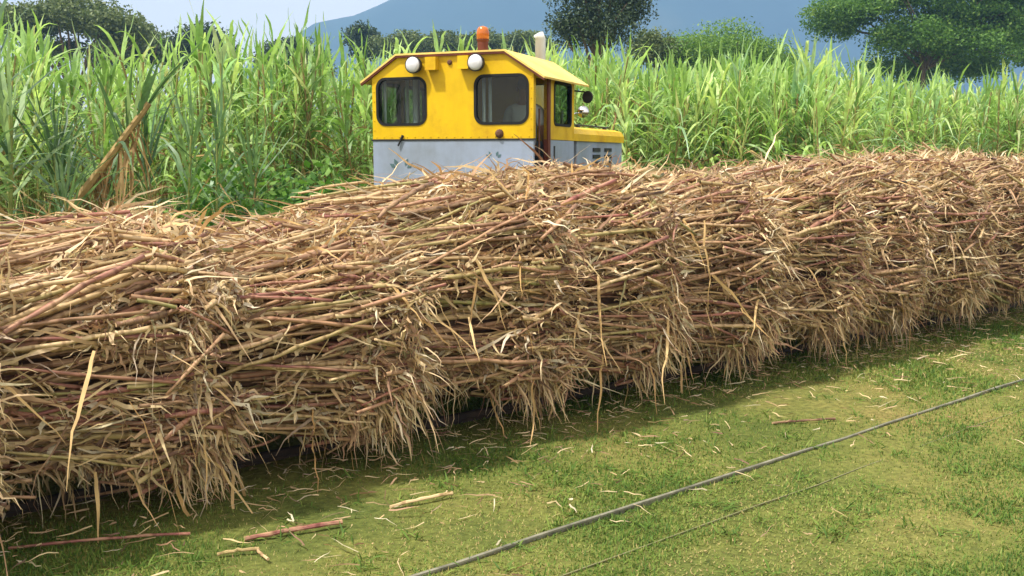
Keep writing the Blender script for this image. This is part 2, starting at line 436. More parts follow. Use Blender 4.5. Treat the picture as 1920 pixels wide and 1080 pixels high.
def build_trees():
    # broad umbrella-crowned tree on the right
    make_tree('rain_tree', 'big spreading umbrella-crowned tree at the right, its top out of frame', (28.5, 68, .95), 8.0, .2,
              [(-5.0, 0, 10.6, 3.4, 3.5, .9), (-1.6, 0, 11.7, 4.2, 4, 1.0), (3.0, 0, 12.4, 4.8, 4, 1.0), (7.0, 0, 11.3, 3.6, 3.5, .9),
               (-1.2, -1, 8.6, 3.4, 3, 1.1), (2.8, -1, 8.2, 3.8, 3, 1.2), (5.6, 0, 9.0, 2.0, 2.5, .8), (0, 3, 7.0, 3.2, 2.5, 1.2), (4.5, 3, 7.0, 2.6, 2.5, 1.0), (-5.6, 1, 9.6, 2.2, 2.5, .8), (1.2, 0, 10.2, 2.6, 3, .8), (5.0, 0, 10.3, 2.6, 3, .7)],
              .2, 30000, M['tree_leaf'], 21, spread=.3)
    make_tree('rain_tree', 'dark green tree cut by the right edge of the picture', (41.2, 76, .35), 8, .4,
              [(0, 0, 11.2, 2.6, 3, 1.6), (3.5, 0, 12, 3, 3, 2), (-1.2, 0, 9, 1.6, 2, 1)], .3, 5000, M['tree_leaf'], 22)
    # dark tree behind the locomotive
    make_tree('dark_tree', 'dark blue-green tree rising behind the locomotive cab', (3.7, 44, .35), 5.6, .2,
              [(-.7, 0, 8.6, 1.2, 1.3, 1.2), (1.2, 0, 9.0, 1.1, 1.3, 1.1), (.2, -.4, 7.0, 1.7, 1.5, 1.0), (-1.0, 0, 6.9, .9, 1.0, .8), (1.6, 0, 7.6, .8, 1.0, .7), (.2, 0, 10.4, 1.5, 1.5, 1.1)],
              .13, 9000, M['tree_leaf_dark'], 23, spread=.32)
    make_tree('bushy_tree', 'light green bushy tree right of the dark tree, below the mountain', (13.6, 62, -1.3), 5, .2,
              [(-2.3, 0, 9.2, 1.8, 2, 1.2), (0, 0, 9.6, 2.0, 2, 1.4), (2.4, 0, 9.0, 1.8, 2, 1.1), (-.8, 0, 7.6, 3.2, 2, 1.4), (3.6, 0, 7.9, 1.6, 2, 1.0)],
              .16, 12000, M['tree_leaf'], 24, spread=.3)
    make_tree('bushy_tree', 'small grey-green tree right beside the dark tree', (8.9, 62, .35), 5, .2,
              [(-.2, 0, 8.0, 1.2, 1.2, 1.0), (.9, 0, 7.6, 1.0, 1.2, .8)], .2, 2500, M['tree_leaf_grey'], 25)
    # tree line on the left
    make_tree('rain_tree', 'spreading tree with sky gaps under its crown, top left', (-35.5, 80, -1.2), 8, .4,
              [(-4.5, 0, 13.4, 4, 4, 1.2), (0, 0, 14.0, 4.2, 4, 1.2), (3.0, 0, 13.2, 3.2, 4, 1.0), (-2, 1, 11.5, 2.2, 2, .8), (4.2, 0, 12.4, 2.2, 2, .7)],
              .3, 8500, M['tree_leaf_grey'], 26)
    make_tree('rain_tree', 'low pale tree between the spreading tree and the round dark tree', (-32.5, 88, -1.2), 8, .35,
              [(-2.6, 0, 11.6, 2.6, 3, 1.2), (.6, 0, 12.1, 3.0, 3, 1.2), (3.4, 0, 11.6, 2.4, 3, 1.1)], .3, 6000, M['tree_leaf_grey'], 27)
    make_tree('round_tree', 'round dark green tree under the pale sky, upper left', (-27.0, 86, -1.2), 8, .35,
              [(0, 0, 12.4, 2.1, 2.2, 1.6), (-1.2, 0, 11.4, 1.6, 2, 1.2), (1.4, 0, 11.4, 1.5, 2, 1.2)], .26, 6000, M['tree_leaf_dark'], 28)
    make_tree('round_tree', 'low dark tree at the left foot of the mountain', (-19.8, 88, -1.2), 7, .35,
              [(-1.2, 0, 11.0, 1.8, 2, 1.5), (.8, 0, 11.4, 2.0, 2, 1.5), (2.2, 0, 10.6, 1.4, 2, 1.1)], .26, 6000, M['tree_leaf_dark'], 29)
    make_tree('round_tree', 'small far dark tree against the mountain left of the cab', (-16.8, 110, .35), 8, .3,
              [(0, 0, 14.2, 1.6, 1.6, 1.4), (.6, 0, 13.0, 1.6, 1.6, 1.2)], .3, 2500, M['tree_leaf_dark'], 30)
    for i, (x, lab) in enumerate([(-12.2, 'far scrubby tree above the left end of the cab roof'), (-8.0, 'far scrubby tree left of the orange beacon'), (-3.2, 'far scrubby tree just right of the orange beacon'), (.8, 'far scrubby tree between the beacon and the dark tree')]):
        make_tree('scrub_tree', lab, (x, 108, .35), 8, .25,
                  [(-1.5, 0, 12.9, 1.8, 2, 1.0), (.6, 0, 13.4, 1.9, 2, 1.1), (2.4, 0, 12.9, 1.6, 2, .9)], .32, 2400, M['tree_leaf_grey'], 40+i)
build_trees()

# ------------------------------------------------------------------ sugarcane
def cane_arrays(rs, N, base, height, n_leaf=11, lean=None, leaf_len=(.95, 1.5), nseg=6, width=(.030, .048), droop=(.25, .95), low_leaf=.62, nd=4):
    """stems, green leaves and dry leaves of N cane plants as arrays"""
    lean = rs.normal(0, .10, (N, 2)) if lean is None else lean
    top = base + np.stack([lean[:, 0]*height, lean[:, 1]*height, height], 1)
    # stems: 4-sided tubes
    k = 4; tt = np.linspace(0, 1, 4); ang = np.arange(k)*2*np.pi/k
    ctr = base[:, None] + (top-base)[:, None]*tt[None, :, None]
    ring = np.stack([np.cos(ang), np.sin(ang), 0*ang], 1)*.016
    SV = (ctr[:, :, None] + ring[None, None]).reshape(-1, 3)
    b = (np.arange(N)*4*k)[:, None, None]; i = (np.arange(3)*k)[None, :, None]; j = np.arange(k)
    SF = np.stack([b+i+j, b+i+(j+1) % k, b+i+k+(j+1) % k, b+i+k+j], -1).reshape(-1, 4)
    sr = np.repeat(rs.random(N), 4*k)
    # green crown
    pi = np.repeat(np.arange(N), n_leaf); n = len(pi); q = np.tile(np.arange(n_leaf)/(n_leaf-1), N)
    tpos = 1 - low_leaf*(1-q)
    root = base[pi] + (top-base)[pi]*tpos[:, None]
    az = q*n_leaf*np.pi*.97 + rs.random(N)[pi]*6.28 + rs.normal(0, .45, n)
    tilt = np.radians(np.interp(q, [0, .7, 1], [50, 26, 10]) + rs.normal(0, 8, n))
    d = np.stack([np.sin(tilt)*np.cos(az), np.sin(tilt)*np.sin(az), np.cos(tilt)], 1)
    d = unit(d + np.concatenate([lean[pi]*.7, np.zeros((n, 1))], 1))
    L = rs.uniform(*leaf_len, n)*np.interp(q, [0, .5, 1], [.85, 1.05, .8]); W = rs.uniform(*width, n)
    dr = rs.uniform(*droop, n)*np.interp(q, [0, 1], [1.15, .5])
    GV, GF = ribbons(root, d, L, W, dr, nseg, .025, flat=.25, rs=rs, taper=(.55, 1.0, .08))
    gr = np.repeat(np.clip(rs.random(N)[pi]*.6 + rs.random(n)*.38, 0, .98), (nseg+1)*2)
    # hanging dead leaves
    pj = np.repeat(np.arange(N), nd); m = len(pj)
    root = base[pj] + (top-base)[pj]*rs.uniform(.25, .78, (m, 1))
    az = rs.random(m)*6.28; tl = np.radians(rs.uniform(40, 110, m))
    d = np.stack([np.sin(tl)*np.cos(az), np.sin(tl)*np.sin(az), np.cos(tl)], 1)
    DV, DF = ribbons(root, d, rs.uniform(.4, .9, m), rs.uniform(.015, .032, m), rs.uniform(.7, 1.3, m), 5, .06, rs=rs, zmin=None)
    drr = np.repeat(rs.random(m)*.98, 12)
    return (SV, SF, sr), (GV, GF, gr), (DV, DF, drr)

# edge of the field, seen from the track (x, y), left to right
EDGE = np.array([(-12, 6.6), (-8.0, 9.6), (-5.4, 12.2), (-3.4, 13.8), (-1.4, 15.2), (1.0, 16.4), (3.4, 16.4), (5.4, 16.2), (7.2, 18.8), (8.8, 21.5), (13, 23.5), (20, 27), (30, 32)])
SEG = np.linalg.norm(np.diff(EDGE, axis=0), axis=1); CUM = np.concatenate([[0], np.cumsum(SEG)])
def edge_point(a):
    return np.stack([np.interp(a, CUM, EDGE[:, 0]), np.interp(a, CUM, EDGE[:, 1])], -1)
def edge_normal(a):
    e = .4; t = unit(edge_point(np.minimum(a+e, CUM[-1])) - edge_point(np.maximum(a-e, 0)))
    return np.stack([-t[:, 1], t[:, 0]], -1)

def cane_prototypes(matkey, n, seed, hmin, hmax, **kw):
    """meshes for single plants: a list of (stem, leaves, dry leaves) mesh data"""
    rs = np.random.default_rng(seed); out = []
    for i in range(n):
        h = np.array([rs.uniform(hmin, hmax)])
        S, G, Dd = cane_arrays(rs, 1, np.zeros((1, 3)), h, **kw)
        trio = []
        for (V, F, r), mat in zip((S, G, Dd), (M['cane_stem'], M[matkey], M['cane_dry'])):
            trio.append(np_mesh(None, V, F, r*0.35, mat))
        out.append(trio)
    return out

def np_mesh_safe(): pass

def place_cane(trio, loc, rz, scale, label, group, tilt=(0, 0)):
    o = empty('sugarcane_plant', loc); o.rotation_euler = (tilt[0], tilt[1], rz); o.scale = (scale,)*3
    tag(o, label, 'sugarcane', group)
    for nm, me in zip(('stem', 'leaf_crown', 'dry_leaves'), trio): link(nm, me, o)
    return o

def build_field():
    rs = np.random.default_rng(11)
    protos = cane_prototypes('cane_leaf', 14, 31, 2.2, 2.75, n_leaf=20, width=(.046, .080), droop=(.40, 1.35))
    blue = cane_prototypes('cane_leaf_blue', 6, 32, 1.35, 1.75, n_leaf=24, width=(.026, .042), leaf_len=(1.0, 1.45), low_leaf=.5, droop=(.15, .85))
    # front plants, one object each
    total = CUM[-1]
    a = np.sort(rs.uniform(2.0, total-9, 250)); dep = rs.uniform(0, 1.5, 250)
    p = edge_point(a) + edge_normal(a)*dep[:, None]
    for i in range(250):
        x, y = p[i]
        px = x/y
        for lim, where in ((-.40, 'at the left end of the field, behind the blue-green cluster'), (-.27, 'behind the leaning stem at the left'), (-.17, 'above the green shrubs left of the locomotive'),
                           (.03, 'directly behind the yellow cab'), (.15, 'just right of the locomotive bonnet'), (.27, 'below the light green bushy tree'), (.36, 'at the field corner left of the umbrella-crowned tree'), (9, 'far right, in front of the umbrella-crowned tree')):
            if px < lim: break
        place_cane(protos[i % 14], (x, y, float(ground_z(x, y))), rs.random()*6.28, rs.uniform(.84, 1.12)*(.93 if px < -.14 else 1), 'leafy green sugarcane plant ' + where, 'cane plants ' + where)
    # the cluster of darker, blue-green cane at the left, nearer the track
    for i, (x, y, s, lab) in enumerate([
            (-4.72, 8.9, 1.36, 'tall pale blue-green cane plant at the left picture edge'),
            (-5.0, 9.4, 1.42, 'tall pale blue-green cane plant at the left picture edge'),
            (-4.35, 9.3, .98, 'dark blue-green cane plant beside the tall one at the left edge'),
            (-3.95, 9.6, .92, 'dark blue-green cane plant beside the tall one at the left edge'),
            (-4.15, 9.0, .80, 'dark blue-green cane plant beside the tall one at the left edge'),
            (-3.75, 9.9, .98, 'dark blue-green cane plant beside the tall one at the left edge'),
            (-4.55, 9.9, 1.05, 'dark blue-green cane plant beside the tall one at the left edge'),
            (-3.55, 10.3, 1.02, 'dark blue-green cane plant beside the tall one at the left edge'),
            (-3.30, 10.6, 1.05, 'blue-green cane plant just behind the leaning cane stem'),
            (-3.05, 10.9, .98, 'blue-green cane plant just behind the leaning cane stem'),
            (-4.95, 8.7, 1.25, 'tall pale blue-green cane plant at the left picture edge')]):
        place_cane(blue[i % 6], (x, y, float(ground_z(x, y))), i*1.7, s, lab, lab.replace('plant', 'plants'))
    # the leaning plant
    base = np.array([[0, 0, 0.0]])
    S, G, Dd = cane_arrays(np.random.default_rng(77), 1, base, np.array([2.0]), lean=np.array([[.84, .0]]), n_leaf=22, width=(.03, .046), low_leaf=.22, leaf_len=(.8, 1.25))
    o = empty('sugarcane_plant', (-5.25, 9.6, .1)); tag(o, 'cane plant with a thick brown stem leaning far to the right', 'sugarcane')
    m = MB(); m.tube([(0, 0, 0), (.6, 0, .66), (1.15, 0, 1.33), (1.68, 0, 2.0)], [.05, .055, .045, .03], 7); m.build('stem', M['cane_dry'], o)
    np_mesh('leaf_crown', G[0], G[1], G[2], M['cane_leaf_blue'], o)
    rr = np.random.default_rng(78); n = 60
    root = np.stack([rr.uniform(.7, 1.6, n), rr.normal(0, .03, n), np.zeros(n)], 1); root[:, 2] = root[:, 0]*1.19-.06
    d = unit(np.stack([rr.normal(.1, .25, n), rr.normal(-.1, .3, n), -np.ones(n)], 1))
    V, F = ribbons(root, d, rr.uniform(.3, .8, n), rr.uniform(.02, .04, n), .3, 5, .05, rs=rr)
    np_mesh('dry_leaves', V, F, np.repeat(rr.random(n), 12), M['cane_dry'], o)
    # everything behind the front plants reads as one mass
    N = 2700
    a = rs.uniform(0, total, N); dep = rs.uniform(.6, 8.5, N)
    p = edge_point(a) + edge_normal(a)*dep[:, None]
    base = np.concatenate([p, ground_z(p[:, 0], p[:, 1])[:, None]], 1)
    h = rs.uniform(2.2, 2.85, N) + .18*np.sin(p[:, 0]*1.3) + .12*np.sin(p[:, 1]*.9+1) - .2*(p[:, 0]/p[:, 1] < -.14)
    S, G, Dd = cane_arrays(rs, N, base, h, n_leaf=12, nseg=5, nd=2, width=(.046, .078), droop=(.35, 1.25))
    root = empty('sugarcane_field', (0, 0, 0)); tag(root, 'mass of green sugarcane filling the field behind the front plants', 'sugarcane', kind='stuff')
    for nm, (V, F, r), mt in (('stem', S, 'cane_stem'), ('leaf_crown', G, 'cane_leaf'), ('dry_leaf', Dd, 'cane_dry')):
        tag(np_mesh(nm, V, F, r, M[mt], root), kind='stuff')
_old = np_mesh
def np_mesh(name, verts, quads, rnd, mat, parent=None, tris=False, smooth=False):
    if name: return _old(name, verts, quads, rnd, mat, parent, tris, smooth)
    o = _old('cane_part', verts, quads, rnd, mat); me = o.data; bpy.data.objects.remove(o); return me
build_field()

# ------------------------------------------------------------------ weeds and shrubs between the tracks and the field
def build_undergrowth():
    rs = np.random.default_rng(15)
    N = 5200
    a = rs.uniform(1, CUM[-1]-8, N); dep = -rs.uniform(-.4, 2.6, N)**1
    p = edge_point(a) + edge_normal(a)*dep[:, None]
    z = ground_z(p[:, 0], p[:, 1])
    hgt = np.clip(.95 + dep*.22, .25, 1.1)*rs.uniform(.5, 1.2, N)
    az = rs.random(N)*6.28; tl = np.radians(rs.uniform(5, 50, N))
    d = np.stack([np.sin(tl)*np.cos(az), np.sin(tl)*np.sin(az), np.cos(tl)], 1)
    V, F = ribbons(np.concatenate([p, z[:, None]], 1), d, hgt*1.2, rs.uniform(.015, .035, N), rs.uniform(.1, .7, N), 4, .04, flat=.4, rs=rs)
    tag(np_mesh('weeds', V, F, np.repeat(rs.random(N)*.98, 10), M['weed']), 'rank green weeds along the foot of the cane field', 'weeds', kind='stuff')
    spots = [(-3.05, 10.6, .75, .85, 'low green leafy shrub nearest the leaning cane stem'), (-2.55, 10.9, .9, 1.05, 'yellowish-green leafy shrub between the leaning cane and the locomotive'),
             (-2.15, 11.4, 1.0, 1.3, 'tallest dark leafy shrub left of the locomotive'), (-1.85, 10.6, .7, .9, 'low leafy shrub just left of the locomotive corner'),
             (-3.3, 11.6, .9, 1.3, 'leafy shrub at the foot of the cane, behind the other shrubs')]
    for k, (x, y, r, h, lab) in enumerate(spots):
        o = empty('shrub', (x, y, float(ground_z(x, y)))); tag(o, lab, 'shrub', 'shrubs left of the locomotive')
        n = 1500; u = unit(rs.normal(0, 1, (n, 3)))*rs.random((n, 1))**.4
        q = u*np.array([r, r, h*.55]) + np.array([0, 0, h*.5]); q[:, 2] += .12*np.sin(q[:, 0]*6+k)+.1*np.sin(q[:, 1]*7)
        q[:, 2] = np.maximum(q[:, 2], .03)
        aa = unit(rs.normal(0, 1, (n, 3))+np.array([0, -.3, .9])); b = unit(np.cross(aa, rs.normal(0, 1, (n, 3)))); c = np.cross(aa, b); sz = rs.uniform(.035, .075, (n, 1))
        V = np.stack([q-b*sz, q+c*sz*.6, q+b*sz, q-c*sz*.6], 1).reshape(-1, 3)
        np_mesh('foliage', V, np.arange(n*4).reshape(-1, 4), np.repeat(rs.random(n)*.9, 4), M['shrub'], o)
        m = MB()
        for i in range(7):
            e = Vector((rs.normal(0, r*.4), rs.normal(0, r*.4), h*.75)); m.tube([(0, 0, -.05), e*.5+Vector((0, 0, .1)), e], [.018, .012, .005], 4)
        m.build('stems', M['bark'], o)
build_undergrowth()

# ------------------------------------------------------------------ lawn, litter, rails
def build_grass():
    rs = np.random.default_rng(19)
    N = 800000
    # denser near the viewer
    y = 2.2 + 13*rs.random(N)**1.55
    x = rs.uniform(-.75, .78, N)*(y+1.2) + .3
    v = behind(x, y)
    keep = (v < 1.0) | ((v > 1.6) & (v < 6) & (rs.random(N) < .5)) | (rs.random(N) < .10)
    # patchiness: thin, worn places
    pn = np.sin(x*1.9+1.3*np.sin(y*1.1))*np.sin(y*2.3+1.1*np.sin(x*1.7)) + .5*np.sin(x*5.1+y*3.7)*np.sin(y*6.3-x*2.9)
    keep &= rs.random(N) < np.clip(.9 + .3*pn, .5, 1)
    al = x*D2[0] + (y-P0[1])*D2[1]                                   # along the track
    wn = np.sin(al*1.15+1.2*np.sin(v*2.3)+.6)*np.sin(v*3.1+1.4*np.sin(al*.8)+1.0) + .45*np.sin(al*3.7+v*2.0)*np.sin(v*6.1-al*1.6)
    wn = smooth01((wn-.25)/.6)                                       # worn, straw-coloured places
    keep &= rs.random(N) > .55*wn
    x, y, pn, wn = x[keep], y[keep], pn[keep], wn[keep]; n = len(x)
    root = np.stack([x, y, ground_z(x, y)-.003], 1)
    az = rs.random(n)*6.28; tl = np.radians(rs.uniform(10, 72, n))
    d = np.stack([np.sin(tl)*np.cos(az), np.sin(tl)*np.sin(az), np.cos(tl)], 1)
    L = rs.uniform(.012, .042, n)*(1+.35*pn)*(1-.35*wn)*np.clip(y/6, .85, 1.6); W = rs.uniform(.0022, .0042, n)*np.clip(y/4, 1, 3)
    side = unit(np.cross(d, np.array([0, 0, 1.0])))
    tip = root + d*L[:, None] - np.array([0, 0, 1])*(L*.15)[:, None]
    V = np.stack([root-side*W[:, None], root+side*W[:, None], tip], 1).reshape(-1, 3)
    tone = np.clip(.30 + .30*wn - .20*pn + .10*np.sin(x*.9+2)*np.sin(y*.7) + rs.normal(0, .2, n), 0, .98)
    o = np_mesh('lawn_grass', V, np.arange(n*3).reshape(-1, 3), np.repeat(tone, 3), M['grass_blade'], tris=True)
    tag(o, 'short green and yellowing grass covering the ground in front of the wagons', 'grass', kind='stuff')
    # taller tufts
    T = 900; cx = rs.uniform(-2.5, 6, T); cy = 3.3+7*rs.random(T); kk = (behind(cx, cy) < .2); cx, cy = cx[kk], cy[kk]
    i = np.repeat(np.arange(len(cx)), 16); n = len(i)
    root = np.stack([cx[i]+rs.normal(0, .03, n), cy[i]+rs.normal(0, .03, n), np.zeros(n)], 1)
    az = rs.random(n)*6.28; tl = np.radians(rs.uniform(15, 75, n)); d = np.stack([np.sin(tl)*np.cos(az), np.sin(tl)*np.sin(az), np.cos(tl)], 1)
    V, F = ribbons(root, d, rs.uniform(.04, .12, n), rs.uniform(.004, .009, n), rs.uniform(.2, .8, n), 3, 0, flat=.4, rs=rs, zmin=.003)
    tag(np_mesh('grass_tufts', V, F, np.repeat(rs.random(n)*.5, 8), M['grass_blade']), 'taller grass tufts scattered over the lawn', 'grass', kind='stuff')

def grass_blade_material():
    m, n, b, out = new_mat('grass_blade')
    a = n.nodes.new('ShaderNodeAttribute'); a.attribute_name = 'rnd'
    r = ramp(n, [(0, lin(70, 100, 40)), (.3, lin(104, 132, 54)), (.55, lin(142, 154, 74)), (.8, lin(182, 164, 108)), (1, lin(188, 160, 116))])
    n.links.new(a.outputs['Fac'], r.inputs[0]); n.links.new(r.outputs[0], b.inputs['Base Color'])
    b.inputs['Roughness'].default_value = .6; b.inputs['Specular IOR Level'].default_value = .2
    t = n.nodes.new('ShaderNodeBsdfTranslucent'); n.links.new(r.outputs[0], t.inputs[0])
    s = n.nodes.new('ShaderNodeMixShader'); s.inputs[0].default_value = .35
    n.links.new(b.outputs[0], s.inputs[1]); n.links.new(t.outputs[0], s.inputs[2]); n.links.new(s.outputs[0], out.inputs[0])
    return m
M['grass_blade'] = grass_blade_material()
build_grass()

def build_rail(name, label, a, b, hw, h, mat):
    a = np.array(a); b = np.array(b); d = unit(b-a); n = np.array([d[1], -d[0]])
    p0 = a - d*8; p1 = b + d*14; m = MB(); k = 60
    prof = [(-hw*1.5, -.03), (-hw*.5, -.005), (-hw*.45, h*.35), (-hw, h*.5), (-hw*.92, h*.92), (-hw*.6, h), (hw*.6, h), (hw*.92, h*.92), (hw, h*.5), (hw*.45, h*.35), (hw*.5, -.005), (hw*1.5, -.03)]
    rs = np.random.default_rng(4); q = len(prof)
    for i in range(k+1):
        c = p0 + (p1-p0)*i/k; wob = rs.normal(0, .004); dz = rs.normal(0, .003)
        m.add([(c[0]+n[0]*(u+wob), c[1]+n[1]*(u+wob), z+dz) for u, z in prof], [])
        if i:
            o = (i-1)*q; m.f += [(o+j, o+j+1, o+q+j+1, o+q+j) for j in range(q-1)]; m.mi += [0]*(q-1)
    o = m.build(name, mat, smooth=False); tag(o, label, 'rail')
    return o
build_rail('rail', 'grey steel rail running through the short grass in front of the wagons', (-.328, 3.503), (3.649, 6.685), .0085, .019, M['rail'])
build_rail('rail', 'thin overgrown rail sunk in the grass nearest the viewer', (.226, 3.517), (1.819, 4.787), .0035, .004, M['rail_old'])
for v_, lab in ((.55, 'near rail under the loaded cane wagons'), (1.16, 'far rail under the loaded cane wagons')):
    build_rail('rail', lab, on_track(-4, v_)[:2], on_track(6, v_)[:2], .022, .06, M['old_iron'])

# ------------------------------------------------------------------ wagons and their loads
PITCH = .98
S_END = [-4.56, -3.58, -2.60, -1.62, -.64, .34, 1.32, 2.30, 3.28, 4.26, 5.24, 6.22, 7.20, 8.18]     # where each bundle ends along the track
TOP = [1.19, 1.20, 1.22, 1.24, 1.17, 1.40, 1.45, 1.40, 1.44, 1.48, 1.53, 1.54, 1.49, 1.50]
WORD = ['hidden at far left', 'leftmost', 'nearest', 'second', 'third', 'fourth', 'fifth', 'sixth', 'seventh', 'eighth', 'ninth', 'tenth', 'eleventh', 'twelfth']

def build_wagon(s0, label):
    L = 2.86
    o = empty('cane_wagon', on_track(s0 + 1.47)); o.rotation_euler = (0, 0, TRACK_ROT); tag(o, label, 'wagon', 'cane wagons under the loads')
    m = MB()
    for y in (-.42, .42): m.box((-L/2, y-.04, .34), (L/2, y+.04, .43))
    for x in (-L/2+.05, -.9, 0, .9, L/2-.05): m.box((x-.04, -.58, .352), (x+.04, .58, .425))
    for y in (-.60, .60): m.box((-L/2+.02, y-.02, .36), (L/2-.02, y+.02, .42))
    m.build('frame', M['old_iron'], o)
    for x in (-L/2+.08, L/2-.08):
        for y in (-.56, .56):
            k = MB(); k.tube([(x, y, .425), (x, y*1.04, .95)], [.022, .02], 8); k.build('stake', M['rust'], o)
    for x in (-.85, .85):
        k = MB(); k.tube([(x, -.42, .25), (x, .42, .25)], [.03, .03], 8); k.build('axle', M['dark_metal'], o)
        for y in (-.305, .305):
            k = MB(); k.lathe([(-.05, .06), (-.05, .175), (-.028, .182), (.028, .178), (.03, .2), (.045, .2), (.045, .06)], (x, y, .25), (0, -1 if y > 0 else 1, 0), 20)
            k.build('wheel', M['dark_metal'], o)
    k = MB(); k.box((L/2, -.06, .36), (L/2+.06, .06, .41)); k.box((-L/2-.06, -.06, .36), (-L/2, .06, .41)); k.build('coupling', M['dark_metal'], o)

for i, s0 in enumerate((-3.58-2.94, -3.58, -.64, 2.30, 5.24)):
    build_wagon(s0, ['dark low steel cane wagon past the left edge of the picture', 'dark low steel cane wagon under the nearest cane load', 'dark low steel cane wagon under the load in the middle',
                     'dark low steel cane wagon under the load right of the middle', 'dark low steel cane wagon with its frame showing at the right edge'][i])

GIRTH = {'A': .85, 'low': .53}                                       # half width and belly of the bundle being built
def profile(theta, top, A=None, zc=.72, low=None, m=2.8):
    A = GIRTH['A'] if A is None else A; low = GIRTH['low'] if low is None else low
    c, s = np.cos(theta), np.sin(theta)
    y = -A*np.sign(c)*np.abs(c)**(2/m)
    B = np.where(s > 0, top-zc, low)
    z = zc + B*np.sign(s)*np.abs(s)**(2/m)
    return np.stack([y, z], -1)
def profile_normal(theta, top):
    e = .02; t = profile(theta+e, top) - profile(theta-e, top)
    nn = np.stack([-t[..., 1], t[..., 0]], -1); return unit(nn)

def stalk_mesh(seed, L=1.0, sides=6, segs=9, wav=1.0):
    rs = np.random.default_rng(seed); m = MB(); pts = []; rad = []
    r0 = rs.uniform(.0105, .0165); bend = rs.normal(0, .03)*wav; kink = rs.normal(0, .006, segs*2+2)*wav
    for i in range(segs+1):
        t = i/segs; x = (t-1)*L
        y = bend*math.sin(t*3.14) + kink[i]; z = (rs.normal(0, .008)*(1 if 0 < i < segs else .3) + .015*math.sin(t*2.6))*wav
        f = 1.28 if i not in (0, segs) else 1.0
        pts.append((x, y, z)); rad.append(r0*f*(1-.25*(1-t)))
        if i < segs: pts.append((x + .25*L/segs, y, z)); rad.append(r0*.9*(1-.25*(1-t)))
    m.tube(pts, rad, sides, 0.0, True, 1)
    o = m.build('cane_stalk', [M['stalk'], M['cut']], smooth=False); me = o.data
    # smooth sides, flat cut ends
    me.polygons.foreach_set('use_smooth', [len(p.vertices) == 4 for p in me.polygons])
    bpy.data.objects.remove(o)
    return me
STALKS = [stalk_mesh(100+i, 1.0, 5, 6, .6) for i in range(14)]
PIECES = [stalk_mesh(140+i, 1.0, 5, 2, .22) for i in range(6)]

def stalk_strip(rs, left, right, r, wob=.02):
    """many thin stalks as one array mesh: 4-sided, 3 rings"""
    N = len(left); t = np.array([0, .5, 1.0]); k = 4
    ctr = left[:, None] + (right-left)[:, None]*t[None, :, None]
    ctr[:, 1] += rs.normal(0, wob, (N, 3))
    ax = unit(right-left); a = unit(np.cross(ax, np.array([0, 0, 1.0]))); b = np.cross(ax, a)
    ang = np.arange(k)*2*np.pi/k+.4
    ring = (a[:, None]*np.cos(ang)[None, :, None] + b[:, None]*np.sin(ang)[None, :, None])*r[:, None, None]
    V = (ctr[:, :, None] + ring[:, None]).reshape(-1, 3)
    bb = (np.arange(N)*3*k)[:, None, None]; i = (np.arange(2)*k)[None, :, None]; j = np.arange(k)
    F = np.stack([bb+i+j, bb+i+(j+1) % k, bb+i+k+(j+1) % k, bb+i+k+j], -1).reshape(-1, 4)
    return V, F

